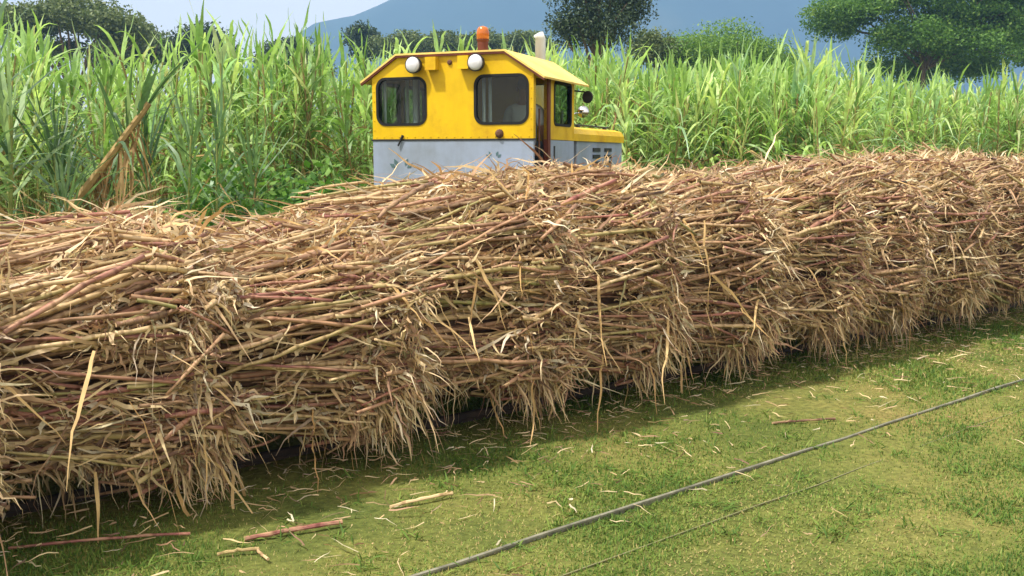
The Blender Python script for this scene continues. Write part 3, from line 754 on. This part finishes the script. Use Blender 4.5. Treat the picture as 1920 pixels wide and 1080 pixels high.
def build_bundle(k):
    rs = np.random.default_rng(300+k)
    se, top = S_END[k] + rs.normal(0, .04), TOP[k]
    GIRTH['A'], GIRTH['low'] = {0: (.99, .63), 1: (.99, .63), 2: (.96, .62), 3: (.92, .60), 4: (.89, .58)}.get(k, (.85, .54))
    shag, hang = rs.uniform(.6, 1.25), rs.uniform(.4, 1.3)              # no two bundles hang alike
    o = empty('cane_bundle', on_track(se)); o.rotation_euler = (0, 0, TRACK_ROT)
    near = 1 <= k <= 11
    if k in (0, 13): lab = 'bundle of cut cane beyond the left edge of the picture' if k == 0 else 'farthest bundle of cut cane, cut off by the right picture edge'
    elif k == 1: lab = 'leftmost visible bundle of cut cane, at the lower left corner'
    elif k == 2: lab = 'large foreground bundle of cut cane at the left edge, right of the corner bundle'
    else: lab = '%s bundle of cut cane from the left, in the long shaggy row on the wagons' % ['', '', '', 'third', 'fourth', 'fifth', 'sixth', 'seventh', 'eighth', 'ninth', 'tenth', 'eleventh', 'twelfth'][k]
    tag(o, lab, 'cane bundle', 'cane bundles loaded on the wagons')
    lo = R(-62) if k < 12 else R(-20)
    # solid heart of the bundle, leaf litter and stalks pressed together
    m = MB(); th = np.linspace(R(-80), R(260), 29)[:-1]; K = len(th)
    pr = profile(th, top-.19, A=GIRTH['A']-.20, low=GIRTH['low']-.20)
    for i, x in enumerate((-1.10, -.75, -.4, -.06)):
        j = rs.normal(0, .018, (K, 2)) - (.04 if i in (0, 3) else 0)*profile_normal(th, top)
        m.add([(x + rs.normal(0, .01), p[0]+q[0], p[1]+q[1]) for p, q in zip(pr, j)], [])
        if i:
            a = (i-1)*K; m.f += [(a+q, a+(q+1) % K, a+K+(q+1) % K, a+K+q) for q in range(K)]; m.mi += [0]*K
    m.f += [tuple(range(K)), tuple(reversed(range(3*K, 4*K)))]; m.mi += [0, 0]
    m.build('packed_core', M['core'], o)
    # outer stalks, one object each: long ones along the load, then short broken pieces at the bundle's end
    n_long = 190 if near else 90; n_short = 108 if near else 30
    for i in range(n_long + n_short):
        short = i >= n_long; lay = rs.random()
        t = float(np.interp(rs.random(), [0, .55, .9, 1], [lo, R(80), R(135), R(185)])) + rs.normal(0, .03)
        if short:
            L = rs.uniform(.10, .34); xr = rs.normal(-.02, .13); inset = .0 + .10*lay
        else:
            inset = .012 + .12*lay; L = rs.uniform(.55, 1.15); xr = rs.normal(-.20 + .22*lay, .10)
            if t > R(60): xr += rs.normal(-.1, .15); L = min(L, 1.1 + xr)
        nr = profile_normal(np.array(t), top); pr_ = profile(np.array(t), top); tg = np.array([-nr[1], nr[0]])
        f = 1.0 if t < R(70) else .45
        er = pr_ + nr*(.10*f - inset + rs.normal(0, .022)); el = pr_ + nr*((.10-.25*min(L, 1))*f - inset + rs.normal(0, .02))
        el = el + tg*rs.normal(0, .20 if short else .115)*min(L*1.5, 1); er = er + tg*rs.normal(0, .03)
        if short: el = el + nr*.06
        a = Vector((xr-L, el[0], el[1])); b = Vector((xr, er[0], er[1]))
        if b.z < .10: b.z = .10
        ax = (b-a); ln = ax.length
        q = ax.to_track_quat('X', 'Z') @ Matrix.Rotation(rs.random()*6.28, 4, 'X').to_quaternion()
        c = link('cane_stalk', PIECES[rs.integers(6)] if short else STALKS[rs.integers(14)], o)
        w_ = rs.uniform(.48, .98)
        c.location = b; c.rotation_mode = 'QUATERNION'; c.rotation_quaternion = q; c.scale = (ln, w_, w_)
    # the many stalks further in and on the far side
    n_in = 420
    t = rs.uniform(R(-75), R(255), n_in); dep = rs.uniform(.10, .27, n_in)
    pr_ = profile(t, top); nr = profile_normal(t, top)
    er = pr_ + nr*(.03-dep)[:, None] + rs.normal(0, .02, (n_in, 2)); el = pr_ - nr*(.10+dep)[:, None] + rs.normal(0, .02, (n_in, 2))
    xr = rs.normal(-.30, .10, n_in) + 1.3*dep; L = rs.uniform(.8, 1.1, n_in)
    V, F = stalk_strip(rs, np.column_stack([xr-L, el]), np.column_stack([xr, er]), rs.uniform(.011, .018, n_in))
    tag(np_mesh('inner_stalks', V, F, np.repeat(rs.random(n_in)*.98, 12), M['stalk'], o), kind='stuff')
    # cut ends crowding the bundle's end, butts towards the viewer
    n_st = 260 if near else 120
    t = rs.uniform(R(-60), R(95), n_st); dep = rs.uniform(0, .16, n_st); pr_ = profile(t, top); nr = profile_normal(t, top)
    b_ = np.column_stack([rs.normal(-.16, .05, n_st) + 1.1*dep, pr_ + nr*(.085-dep)[:, None]])
    dd = unit(np.column_stack([np.ones(n_st), nr*rs.uniform(.1, .9, n_st)[:, None]]) + rs.normal(0, .28, (n_st, 3)))
    V, F = stalk_strip(rs, b_ - dd*rs.uniform(.15, .3, n_st)[:, None], b_, rs.uniform(.008, .014, n_st), wob=.004)
    caps = (np.arange(n_st)*12)[:, None] + np.array([8, 9, 10, 11]); rv = np.repeat(rs.random(n_st)*.98, 12)
    V2 = V[caps.ravel()] ; F2 = np.arange(len(V2)).reshape(-1, 4) + len(V)
    tag(np_mesh('cut_ends', np.concatenate([V, V2 + np.repeat(dd, 4, 0)*.001]), np.concatenate([F, F2]), np.concatenate([rv, np.full(len(V2), .42)]), M['stalk'], o), kind='stuff')
    # dry leaves ---------------------------------------------------------
    parts = []
    def leaves(n, xmu, xsd, t0, t1, dirf, Lr, Wr, dr, curl, off=.04, p=1.0):
        nc = max(3, n//11); ci = rs.integers(0, nc, n)                # leaves come in tufts
        x = (rs.normal(xmu, xsd, nc))[ci] + rs.normal(0, .03, n); tt = (t0 + (t1-t0)*rs.random(nc)**p)[ci] + rs.normal(0, .06, n)
        pp = profile(tt, top); nn = profile_normal(tt, top)
        f = np.where(x < 0, -.13 + .23*np.clip(1+x/.95, 0, 1), .10 - .9*np.clip(x, 0, .3))
        root = np.column_stack([x, pp + nn*(off*rs.random(n)+f-.05)[:, None]])
        d = unit(dirf(n, nn))
        V, F = ribbons(root, d, rs.uniform(*Lr, n), rs.uniform(*Wr, n), rs.uniform(*dr, n), 5, curl, rs=rs, zmin=.012)
        parts.append((V, F, np.repeat(rs.random(n)*.98, 12)))
    N3 = lambda nn, a: np.column_stack([np.zeros(len(nn)), nn*a])
    J = lambda n, s: rs.normal(0, s, (n, 3))
    kf = 1.0 if near else .7
    # shag at the bundle's end: tumbles outward and down
    leaves(int(820*kf*shag), -.12, rs.uniform(.07, .14), R(-48), R(100), lambda n, nn: N3(nn, .8) + np.array([.55, 0, -.35]) + J(n, .7), (.04, .16), (.006, .020), (.1, .9), .2)
    leaves(int(60*kf*shag), -.2, .2, R(-40), R(70), lambda n, nn: N3(nn, .6) + np.array([.2, 0, -.7]) + J(n, .55), (.10, .28), (.007, .018), (.1, .7), .10)
    # lying along the load
    leaves(int(420*kf), -.5, .28, R(-40), R(80), lambda n, nn: N3(nn, .10) + np.array([.9, 0, 0])*np.sign(rs.normal(.6, 1, n))[:, None] + J(n, .3), (.10, .4), (.007, .022), (-.05, .25), .09)
    leaves(int(760*kf), -.5, .35, R(50), R(150), lambda n, nn: N3(nn, .08) + np.array([1.0, 0, 0])*np.sign(rs.normal(.2, 1, n))[:, None] + J(n, .25), (.12, .5), (.007, .022), (.0, .2), .07)
    # small crumpled bits
    leaves(int(2000*kf), -.34, .32, lo, R(140), lambda n, nn: N3(nn, .5) + J(n, .8), (.03, .11), (.008, .026), (0, .5), .22)
    # sticking out
    leaves(int(44*kf), -.3, .35, R(-10), R(130), lambda n, nn: N3(nn, 1.0) + J(n, .6), (.08, .24), (.007, .016), (-.1, .4), .06)
    if k < 12:   # hanging below the load, in ragged bunches
        leaves(int(55*kf*hang), -.2, .14, R(-72), R(-25), lambda n, nn: N3(nn, .35) + np.array([.05, 0, -1]) + J(n, .35), (.04, .22), (.006, .015), (.1, .5), .14, p=.7)
        leaves(int(32*kf*hang), -.55, .2, R(-72), R(-35), lambda n, nn: N3(nn, .3) + np.array([.05, 0, -1]) + J(n, .35), (.05, .24), (.006, .016), (.1, .5), .12, p=.7)
    V, F, r = cat_parts(parts)
    tag(np_mesh('leaf_trash', V, F, r, M['straw'], o), kind='stuff')
    # the long single leaves that can be picked out
    if 1 <= k <= 9:
        for i in range(22 if k < 7 else 12):
            t = np.array([rs.uniform(R(-55), R(110))]); pp = profile(t, top); nn = profile_normal(t, top)
            root = np.column_stack([[rs.normal(-.15, .25)], pp + nn*.05]); down = -.9 if t[0] < R(40) else -.1
            d = unit(N3(nn, .45) + np.array([rs.normal(.1, .4), 0, down]) + J(1, .25))
            V, F = ribbons(root, d, rs.uniform(.18, .45, 1), rs.uniform(.010, .020, 1), rs.uniform(.1, .7, 1), 9, .05, rs=rs)
            np_mesh('dry_leaf', V, F, np.full(len(V), rs.uniform(.15, .6)), M['straw_long'], o)

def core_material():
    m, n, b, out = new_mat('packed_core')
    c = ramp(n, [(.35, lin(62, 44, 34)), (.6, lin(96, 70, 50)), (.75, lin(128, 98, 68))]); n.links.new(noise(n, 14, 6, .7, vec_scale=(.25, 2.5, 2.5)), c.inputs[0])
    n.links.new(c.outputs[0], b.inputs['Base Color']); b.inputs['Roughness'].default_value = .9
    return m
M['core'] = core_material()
M['straw_long'] = leaf_material('straw_long', [(0, lin(196, 158, 100)), (.5, lin(226, 194, 138)), (1, lin(206, 164, 110))], .22, .6, .2, tcol=(1.1, 1, .8))
for k in range(len(S_END)): build_bundle(k)

# ------------------------------------------------------------------ litter on the grass
def build_litter():
    rs = np.random.default_rng(55)
    N = 2600; s = rs.uniform(-4, 10, N); v = .45 - np.abs(rs.normal(0, .7, N))
    p = P0 + D2*s[:, None] - N2*v[:, None]
    root = np.column_stack([p, np.full(N, .02)+.02*rs.random(N)]); az = rs.random(N)*6.28
    d = unit(np.column_stack([np.cos(az), np.sin(az), rs.normal(0, .12, N)]))
    V, F = ribbons(root, d, rs.uniform(.02, .16, N), rs.uniform(.003, .010, N), .05, 4, .09, rs=rs, zmin=.008)
    tag(np_mesh('straw_litter', V, F, np.repeat(rs.random(N)*.98, 10), M['straw']), 'scraps of dry cane leaf strewn on the grass beside the wagons', 'litter', kind='stuff')
    for (x0, y0, x1, y1, r, lab) in [
            (-1.109, 3.81, -.738, 3.971, .010, 'cut cane stalk lying on the grass at the lower left'),
            (-1.18, 3.66, -1.02, 3.70, .007, 'short broken cane piece on the grass below the longer stalk'),
            (-1.05, 3.72, -.97, 3.60, .006, 'shorter broken cane piece crossing another at the lower left'),
            (-.55, 4.18, -.28, 4.34, .008, 'pale cane scrap lying by the wagon shadow, lower middle'),
            (-2.05, 3.72, -1.35, 3.86, .006, 'long thin brown cane stem flat on the shaded ground at the lower left'),
            (1.55, 5.55, 1.95, 5.62, .007, 'dry cane stalk lying behind the rail, right of the middle')]:
        m = MB(); a = Vector((x0, y0, .008+r)); b = Vector((x1, y1, .016+r)); ps = []; rd = []
        for i in range(9):
            t = i/8; q = a.lerp(b, t) + Vector((rs.normal(0, .004), rs.normal(0, .004), .006*math.sin(t*3.1))); ps.append(q); rd.append(r*(1.12 if i % 2 == 0 else .9))
        m.tube(ps, rd, 7, .3, True, 1); o = m.build('fallen_cane_stalk', [M['stalk'], M['cut']], smooth=False); tag(o, lab, 'cane stalk', 'stalks fallen on the grass')
build_litter()

# ------------------------------------------------------------------ locomotive
def rounded(u0, u1, z0, z1, r, n=6):
    pts = []
    for cx, cz, a0 in ((u1-r, z0+r, -90), (u1-r, z1-r, 0), (u0+r, z1-r, 90), (u0+r, z0+r, 180)):
        for i in range(n+1):
            a = R(a0 + 90*i/n); pts.append((cx + r*math.cos(a), cz + r*math.sin(a)))
    return pts

def panel(name, outer, holes, frame, thick, mat, parent):
    """flat sheet with openings: outline and holes in (u, z), frame maps (u, z, depth) to local space"""
    bm = bmesh.new(); edges = []
    for loop in [outer] + holes:
        vs = [bm.verts.new((u, z, 0)) for u, z in loop]
        edges += [bm.edges.new((vs[i], vs[(i+1) % len(vs)])) for i in range(len(vs))]
    bmesh.ops.triangle_fill(bm, use_beauty=True, use_dissolve=False, edges=edges)
    g = bmesh.ops.extrude_face_region(bm, geom=bm.faces[:])
    for v in g['geom']:
        if isinstance(v, bmesh.types.BMVert): v.co.z += thick
    for v in bm.verts: v.co = Vector(frame(v.co.x, v.co.y, v.co.z))
    bmesh.ops.recalc_face_normals(bm, faces=bm.faces[:])
    me = bpy.data.meshes.new(name); bm.to_mesh(me); bm.free(); me.materials.append(mat)
    return link(name, me, parent)

def prism(name, prof, v0, v1, mat, parent, plane='uz'):
    """closed outline in (u, z) swept from v0 to v1"""
    m = MB(); k = len(prof)
    m.add([(u, v0, z) for u, z in prof] + [(u, v1, z) for u, z in prof], [(i, (i+1) % k, k+(i+1) % k, k+i) for i in range(k)] + [tuple(reversed(range(k))), tuple(range(k, 2*k))])
    o = m.build(name, mat, parent)
    bm = bmesh.new(); bm.from_mesh(o.data); bmesh.ops.recalc_face_normals(bm, faces=bm.faces[:]); bm.to_mesh(o.data); bm.free()
    return o

def build_loco():
    o = empty('locomotive', (-.694, 10.96, 0), R(-22)); tag(o, 'yellow and blue-grey cane locomotive with two rear windows and an orange beacon', 'locomotive')
    rear = lambda u, z, d: (u, d, z)
    WIN = [(-.925, -.315, 1.95, 2.455), (.315, .925, 1.95, 2.455)]
    gable = [(-1, 1.772), (1, 1.772), (1, 2.515), (.66, 2.715), (-.66, 2.715), (-1, 2.515)]
    FV = 1.40
    def window(u0, u1, z0, z1, fr, d, r=.10, parent=o):
        out = rounded(u0-.022, u1+.022, z0-.022, z1+.022, r+.02); inn = rounded(u0+.008, u1-.008, z0+.008, z1-.008, r-.008)
        g = panel('window', out, [inn], lambda u, z, q: fr(u, z, q+d), .05, M['rubber'], parent)
        panel('pane', rounded(u0, u1, z0, z1, r), [], lambda u, z, q: fr(u, z, q+d+.02), .006, M['glass'], g)
        return g
    panel('rear_wall', gable, [rounded(*w_, .10) for w_ in WIN], rear, .04, M['yellow'], o)
    for w_ in WIN: window(*w_, rear, -.008)
    panel('front_wall', gable, [rounded(*w_, .10) for w_ in WIN], lambda u, z, d: (u, FV-.04+d, z), .04, M['yellow'], o)
    for w_ in WIN: window(*w_, rear, FV-.035)
    # side walls
    right = lambda v, z, d: (1.0-d, v, z); left = lambda v, z, d: (-1.0+d, v, z)
    panel('side_wall', [(.043, 1.772), (.07, 1.772), (.07, 2.44), (.42, 2.44), (.42, 1.772), (FV-.043, 1.772), (FV-.043, 2.52), (.043, 2.52)],
          [rounded(.68, 1.27, 1.95, 2.42, .05)], right, .035, M['yellow'], o)
    window(.68, 1.27, 1.95, 2.42, right, -.008, .05)
    panel('side_wall', [(.043, 1.772), (FV-.043, 1.772), (FV-.043, 2.52), (.043, 2.52)], [rounded(.15, .60, 1.95, 2.42, .05), rounded(.72, 1.27, 1.95, 2.42, .05)], left, .035, M['yellow'], o)
    window(.15, .60, 1.95, 2.42, left, -.008, .05); window(.72, 1.27, 1.95, 2.42, left, -.008, .05)
    # door standing slid back: post and doorway
    m = MB(); m.box((.965, .42, .80), (1.02, .50, 2.45)); m.build('door_post', M['maroon'], o)
    m = MB(); m.tube([(1.03, .10, 1.25), (1.03, .10, 2.1)], [.012, .012], 8); m.build('grab_rail', M['rust'], o)
    # lower body in blue-grey
    m = MB(); m.box((-1.0, 0, .62), (1.0, .04, 1.765)); m.build('rear_panel', M['grey'], o)
    m = MB(); m.box((-1.02, -.006, 1.757), (1.02, .03, 1.777)); m.build('belt_strip', M['dark_metal'], o)
    m = MB(); m.box((.965, .50, .62), (1.0, FV-.002, 1.765)); m.build('side_panel', M['grey'], o)
    m = MB(); m.box((1.0, .66, .80), (1.006, .70, 1.70)); m.build('panel_joint', M['dark_metal'], o)
    m = MB(); m.box((-1.0, .042, .62), (-.965, FV-.002, 1.765)); m.build('side_panel', M['grey'], o)
    m = MB(); m.box((-.96, FV-.04, .62), (.96, FV-.003, 1.765)); m.build('bulkhead', M['grey'], o)
    m = MB(); m.box((-.96, .045, .60), (.96, FV-.045, .66)); m.build('cab_floor', M['dark_metal'], o)
    # roof: flat middle, sloping sides, thin sheet
    R0, R1 = -.035, 1.56
    outr = [(-1.14, 2.435), (-.67, 2.735), (.67, 2.735), (1.14, 2.435)]
    prism('roof', outr + [(u*.995, z-.02) for u, z in reversed(outr)], R0, R1, M['roof'], o)
    edge = [(u, z-.021) for u, z in outr]
    prism('roof_edge', edge + [(u*.99, z-.022) for u, z in reversed(edge)], R0+.004, R0+.034, M['maroon'], o)
    # headlamps and the square boxes beside them
    for u in (-.415, .355):
        m = MB(); m.lathe([(0, .06), (.03, .085), (.09, .097), (.10, .097), (.10, .085)], (u, .0, 2.60), (0, -1, 0), 24); h = m.build('headlamp', M['dark_metal'], o, smooth=False)
        m = MB(); m.lathe([(0, .088), (.015, .08), (.028, .055), (.034, .0)], (u, -.099, 2.60), (0, -1, 0), 24); m.build('lens', M['lamp'], h, smooth=True)
    for u in (-.20, .20):
        m = MB(); m.box((u-.065, -.09, 2.54), (u+.065, -.001, 2.68)); m.box((u-.065, -.10, 2.535), (u+.065, -.091, 2.55)); m.build('marker_box', M['yellow'], o)
    m = MB(); m.lathe([(0, .03), (.012, .028), (.02, .015)], (0, -.001, 2.62), (0, -1, 0), 12); m.build('bolt_boss', M['rust'], o)
    for u, z in ((.60, 1.83),):
        m = MB(); m.lathe([(0, .05), (.02, .045), (.04, .02)], (u, -.001, z), (0, -1, 0), 12); m.build('tail_socket', M['rust'], o)
    m = MB(); m.tube([(-.60, -.012, 1.82), (-.66, -.02, 1.70)], [.015, .01], 6); m.build('catch', M['dark_metal'], o)
    # rivet line along the belt and up the corners
    m = MB()
    for i in range(20): m.lathe([(0, .009), (.005, .007), (.007, 0)], (-.95+.1*i, -.0005, 1.80), (0, -1, 0), 6)
    for i in range(6):
        for u in (-.975, .975): m.lathe([(0, .009), (.005, .007), (.007, 0)], (u, -.0005, 1.88+.11*i), (0, -1, 0), 6)
    m.build('rivets', M['yellow'], o)
    # beacon
    m = MB(); m.lathe([(0, .06), (.02, .062), (.13, .062), (.15, .072), (.16, .072)], (.25, .35, 2.737), (0, 0, 1), 20); b = m.build('beacon', M['maroon'], o)
    m = MB(); m.lathe([(0, .070), (.07, .073), (.11, .066), (.135, .048), (.15, .0)], (.25, .35, 2.898), (0, 0, 1), 20); m.build('lens', M['amber'], b, smooth=True)
    # marks painted on the rear panel: dark teal leaf shapes whose tops show above the load
    for cx, cz, sc_ in ((-.63, 1.43, 1.0), (.53, 1.56, .62)):
        m = MB()
        for a, rr in ((-58, .13), (-28, .15), (26, .15), (56, .13)):
            ca, sa = math.sin(R(a)), math.cos(R(a)); L_ = .085*sc_; wd = .026*sc_
            px, pz = cx + ca*rr*sc_, cz + sa*rr*sc_*.6
            m.add([(px-ca*L_*.5, -.004, pz-sa*L_*.5), (px-sa*wd, -.004, pz+ca*wd), (px+ca*L_*.6, -.004, pz+sa*L_*.6), (px+sa*wd, -.004, pz-ca*wd)], [(0, 3, 2, 1)])
        m.build('painted_mark', M['teal'], o)
    # inside the cab: seat, control desk, pillar
    m = MB(); m.box((-.45, .45, 1.20), (.05, .9, 1.30)); m.box((-.45, .38, 1.30), (.05, .46, 1.85)); m.box((-.28, .58, .66), (-.12, .74, 1.20)); m.build('seat', M['dark_metal'], o)
    m = MB(); m.box((-.75, 1.02, .66), (.35, 1.34, 1.72)); m.box((-.2, 1.05, 1.72), (.2, 1.3, 1.95)); m.build('control_desk', M['grey'], o)
    m = MB(); m.box((-.80, .62, .66), (-.74, .70, 2.55)); m.box((-.45, .9, .66), (-.40, .95, 2.6)); m.build('pillar', M['grey'], o)
    for u0, u1, v in ((-.90, -.86, .12), (-.70, -.66, .30), (-.55, -.49, .22), (.36, .40, .12), (.42, .46, .16)):  # pale poles added to imitate streaks of light behind the rear windows
        m = MB(); m.tube([(u0, v, .66), (u0, v, 2.5)], [(u1-u0)*.5]*2, 8); m.build('light_streak_pole', M['white_paint'], o, smooth=True)
    # bonnet
    hp = [(-.90, 1.772), (-.90, 1.86), (-.86, 1.925), (-.76, 1.955), (.76, 1.955), (.86, 1.925), (.90, 1.86), (.90, 1.772)]
    prism('bonnet', hp, FV+.003, 4.05, M['yellow'], o)
    m = MB(); m.box((-.87, 1.9, .62), (.87, 4.04, 1.769)); m.build('engine_case', M['grey'], o)
    m = MB(); m.box((-.6, FV+.01, .62), (.6, 1.898, 1.768)); m.build('engine_block', M['dark_metal'], o)
    for v in (2.75, 3.3):
        m = MB()
        for i in range(7): m.box((.871, v-.16, 1.1+.09*i), (.886, v+.16, 1.15+.09*i))
        m.build('louvre', M['dark_metal'], o)
    m = MB(); m.tube([(.70, 2.2, 1.99), (.70, 3.9, 1.99)], [.012, .012], 8)
    for v in (2.45, 3.7): m.lathe([(0, .035), (.03, .03), (.045, .015)], (.70, v, 1.955), (0, 0, 1), 10)
    m.build('bonnet_rail', M['dark_metal'], o)
    m = MB(); m.tube([(.15, 2.5, 1.94), (.15, 2.5, 3.14), (.13, 2.47, 3.20)], [.07, .07, .07], 16); m.build('exhaust_stack', M['white_paint'], o, smooth=True)
    m = MB(); m.tube([(.92, 1.46, 2.38), (1.10, 1.56, 2.36)], [.010, .010], 6); m.lathe([(0, .03), (.02, .068), (.035, .076), (.04, .072)], (1.13, 1.58, 2.30), (-.2, -1, 0), 18); m.build('mirror', M['dark_metal'], o)
    m = MB(); m.tube([(.86, 1.75, 1.95), (.86, 1.75, 2.10), (.88, 1.85, 2.12)], [.014]*3, 6); m.lathe([(0, .03), (.05, .05), (.12, .075), (.13, .075)], (.93, 1.98, 2.13), (.3, -1, .05), 16); m.build('horn', M['chrome'], o, smooth=True)
    m = MB(); m.tube([(.80, 1.52, 1.95), (.80, 1.52, 2.14)], [.02, .02], 8); m.build('filler_pipe', M['white_paint'], o)
    # running gear
    m = MB(); m.box((-.8, -.12, .45), (.8, 4.2, .60)); m.box((-.95, -.16, .42), (.95, -.12, .72)); m.box((-.9, 4.2, .42), (.9, 4.26, .8)); m.build('frame', M['dark_metal'], o)
    for v in (.6, 1.9, 3.2):
        for u in (-.305, .305):
            m = MB(); m.lathe([(-.05, .08), (-.05, .30), (.03, .31), (.035, .335), (.05, .335), (.05, .08)], (u, v, .36), (-1 if u > 0 else 1, 0, 0), 24); m.build('wheel', M['dark_metal'], o)
build_loco()

def build_person():
    def skin(name, verts, edges, radii, mat, parent, sub=2):
        me = bpy.data.meshes.new(name); me.from_pydata(verts, edges, []); ob = link(name, me, parent)
        md = ob.modifiers.new('skin', 'SKIN'); sl = me.skin_vertices[0].data
        for i, r in enumerate(radii): sl[i].radius = (r, r) if not isinstance(r, tuple) else r
        sl[0].use_root = True; md.use_smooth_shade = True
        ss = ob.modifiers.new('sub', 'SUBSURF'); ss.levels = sub; ss.render_levels = sub; me.materials.append(mat)
        return ob
    def flat(name, col, rough=.8):
        m, n, b, _ = new_mat(name); b.inputs['Roughness'].default_value = rough
        n.links.new(mix(n, noise(n, 14, 4), col, tuple(c*.72 for c in col[:3])), b.inputs['Base Color']); return m
    sk = flat('skin_brown', lin(150, 104, 80), .5); shirt = flat('pale_grey_shirt', lin(206, 208, 210)); tr = flat('dark_trousers', lin(50, 54, 64)); hair = flat('black_hair', lin(26, 22, 20))
    c, s_ = math.cos(R(22)), math.sin(R(22)); u, v = .68, .56
    root = empty('person', (-.694 + c*u + s_*v, 10.96 - s_*u + c*v, .66), R(-22))
    tag(root, 'person in a pale grey shirt standing inside the cab doorway of the locomotive', 'person')
    # local: x to the person's right, y forward (towards the doorway), z up
    body = [(0, 0, .95), (0, 0, 1.12), (0, -.01, 1.32), (0, -.01, 1.47), (0, .01, 1.55), (0, .02, 1.62), (0, .025, 1.72), (0, .015, 1.77),
            (.18, -.01, 1.44), (.24, .0, 1.17), (.20, .16, 1.02), (.18, .23, 1.03), (-.18, -.01, 1.44), (-.25, .04, 1.18), (-.20, .22, 1.15), (-.18, .29, 1.17),
            (.09, 0, .90), (.10, .02, .50), (.10, -.02, .09), (.11, .12, .04), (-.09, 0, .90), (-.10, .03, .50), (-.11, -.01, .09), (-.12, .13, .04)]
    be = [(0,1),(1,2),(2,3),(3,4),(4,5),(5,6),(6,7),(3,8),(8,9),(9,10),(10,11),(3,12),(12,13),(13,14),(14,15),(0,16),(16,17),(17,18),(18,19),(0,20),(20,21),(21,22),(22,23)]
    br = [(.14,.10),(.13,.10),(.15,.11),(.09,.08),.05,(.085,.095),(.078,.09),.05,.055,.042,.034,.03,.055,.042,.034,.03,.085,.058,.042,.035,.085,.058,.042,.035]
    skin('body', body, be, br, sk, root)
    for sx, p in ((1, (.18, .23, 1.03)), (-1, (-.18, .29, 1.17))):
        m = MB()
        for i in range(4):
            o_ = (i-1.5)*.019
            m.tube([(p[0]+o_, p[1]+.01, p[2]), (p[0]+o_, p[1]+.05+.006*(i in (1, 2)), p[2]+.004), (p[0]+o_*.95, p[1]+.08+.01*(i in (1, 2)), p[2]-.02)], [.0095, .009, .007], 6)
        m.tube([(p[0]-sx*.03, p[1]-.01, p[2]), (p[0]-sx*.055, p[1]+.03, p[2]-.01), (p[0]-sx*.05, p[1]+.06, p[2]-.02)], [.011, .010, .008], 6)
        m.build('fingers', sk, root, smooth=True)
    sv_ = [(0, 0, .93), (0, 0, 1.12), (0, -.01, 1.32), (0, -.01, 1.46), (.18, -.01, 1.44), (.225, 0, 1.25), (-.18, -.01, 1.44), (-.23, .03, 1.26)]
    skin('shirt', sv_, [(0,1),(1,2),(2,3),(3,4),(4,5),(3,6),(6,7)], [(.16,.12),(.15,.12),(.17,.13),(.11,.10),.075,.068,.075,.068], shirt, root)
    skin('trousers', [(0, 0, .97), (.09, 0, .88), (.10, .02, .50), (.10, -.02, .11), (-.09, 0, .88), (-.10, .03, .50), (-.11, -.01, .11)], [(0,1),(1,2),(2,3),(0,4),(4,5),(5,6)], [(.155,.115),.10,.075,.06,.10,.075,.06], tr, root)
    skin('hair', [(0, -.03, 1.66), (0, -.02, 1.75), (0, .01, 1.80)], [(0,1),(1,2)], [(.085,.075),(.09,.09),(.06,.06)], hair, root)
    m = MB(); m.tube([(0, .11, 1.70), (0, .135, 1.665), (0, .115, 1.655)], [.008, .016, .010], 6); m.build('nose', sk, root, smooth=True)
    for sx in (-1, 1):
        m = MB(); m.lathe([(0, .008), (.008, .028), (.016, .02)], (sx*.085, .01, 1.685), (sx, 0, 0), 8); m.build('ear', sk, root, smooth=True)
        m = MB(); m.lathe([(0, .012), (.006, .008)], (sx*.033, .105, 1.70), (0, 1, 0), 8); m.build('eye', hair, root)
    m = MB(); m.tube([(-.025, .113, 1.63), (0, .12, 1.628), (.025, .113, 1.63)], [.005, .007, .005], 5); m.build('mouth', M['maroon'], root)
build_person()
for u_ in (-.305, .305):
    c_, s_ = math.cos(R(22)), math.sin(R(22)); bx_, by_ = -.694+c_*u_, 10.96-s_*u_
    build_rail('rail', 'left rail under the yellow locomotive' if u_ < 0 else 'right rail under the yellow locomotive', (bx_, by_), (bx_+s_*4, by_+c_*4), .022, .03, M['rust'])

# ------------------------------------------------------------------ haze
def build_haze():
    m = MB(); m.box((-1900, -60, -3), (4300, 1745, 400)); o = m.build('haze', None) if False else None
    me = bpy.data.meshes.new('haze'); me.from_pydata(m.v, [], m.f); me.update()
    o = link('haze', me); tag(o, 'even pale haze filling the air', 'haze', kind='stuff')
    mt = bpy.data.materials.new('haze'); mt.use_nodes = True; n = mt.node_tree; n.nodes.clear()
    out = n.nodes.new('ShaderNodeOutputMaterial'); v = n.nodes.new('ShaderNodeVolumePrincipled')
    v.inputs['Color'].default_value = (.31, .585, 1.0, 1); v.inputs['Density'].default_value = .00062; v.inputs['Anisotropy'].default_value = 0
    n.links.new(v.outputs[0], out.inputs['Volume']); me.materials.append(mt)
build_haze()
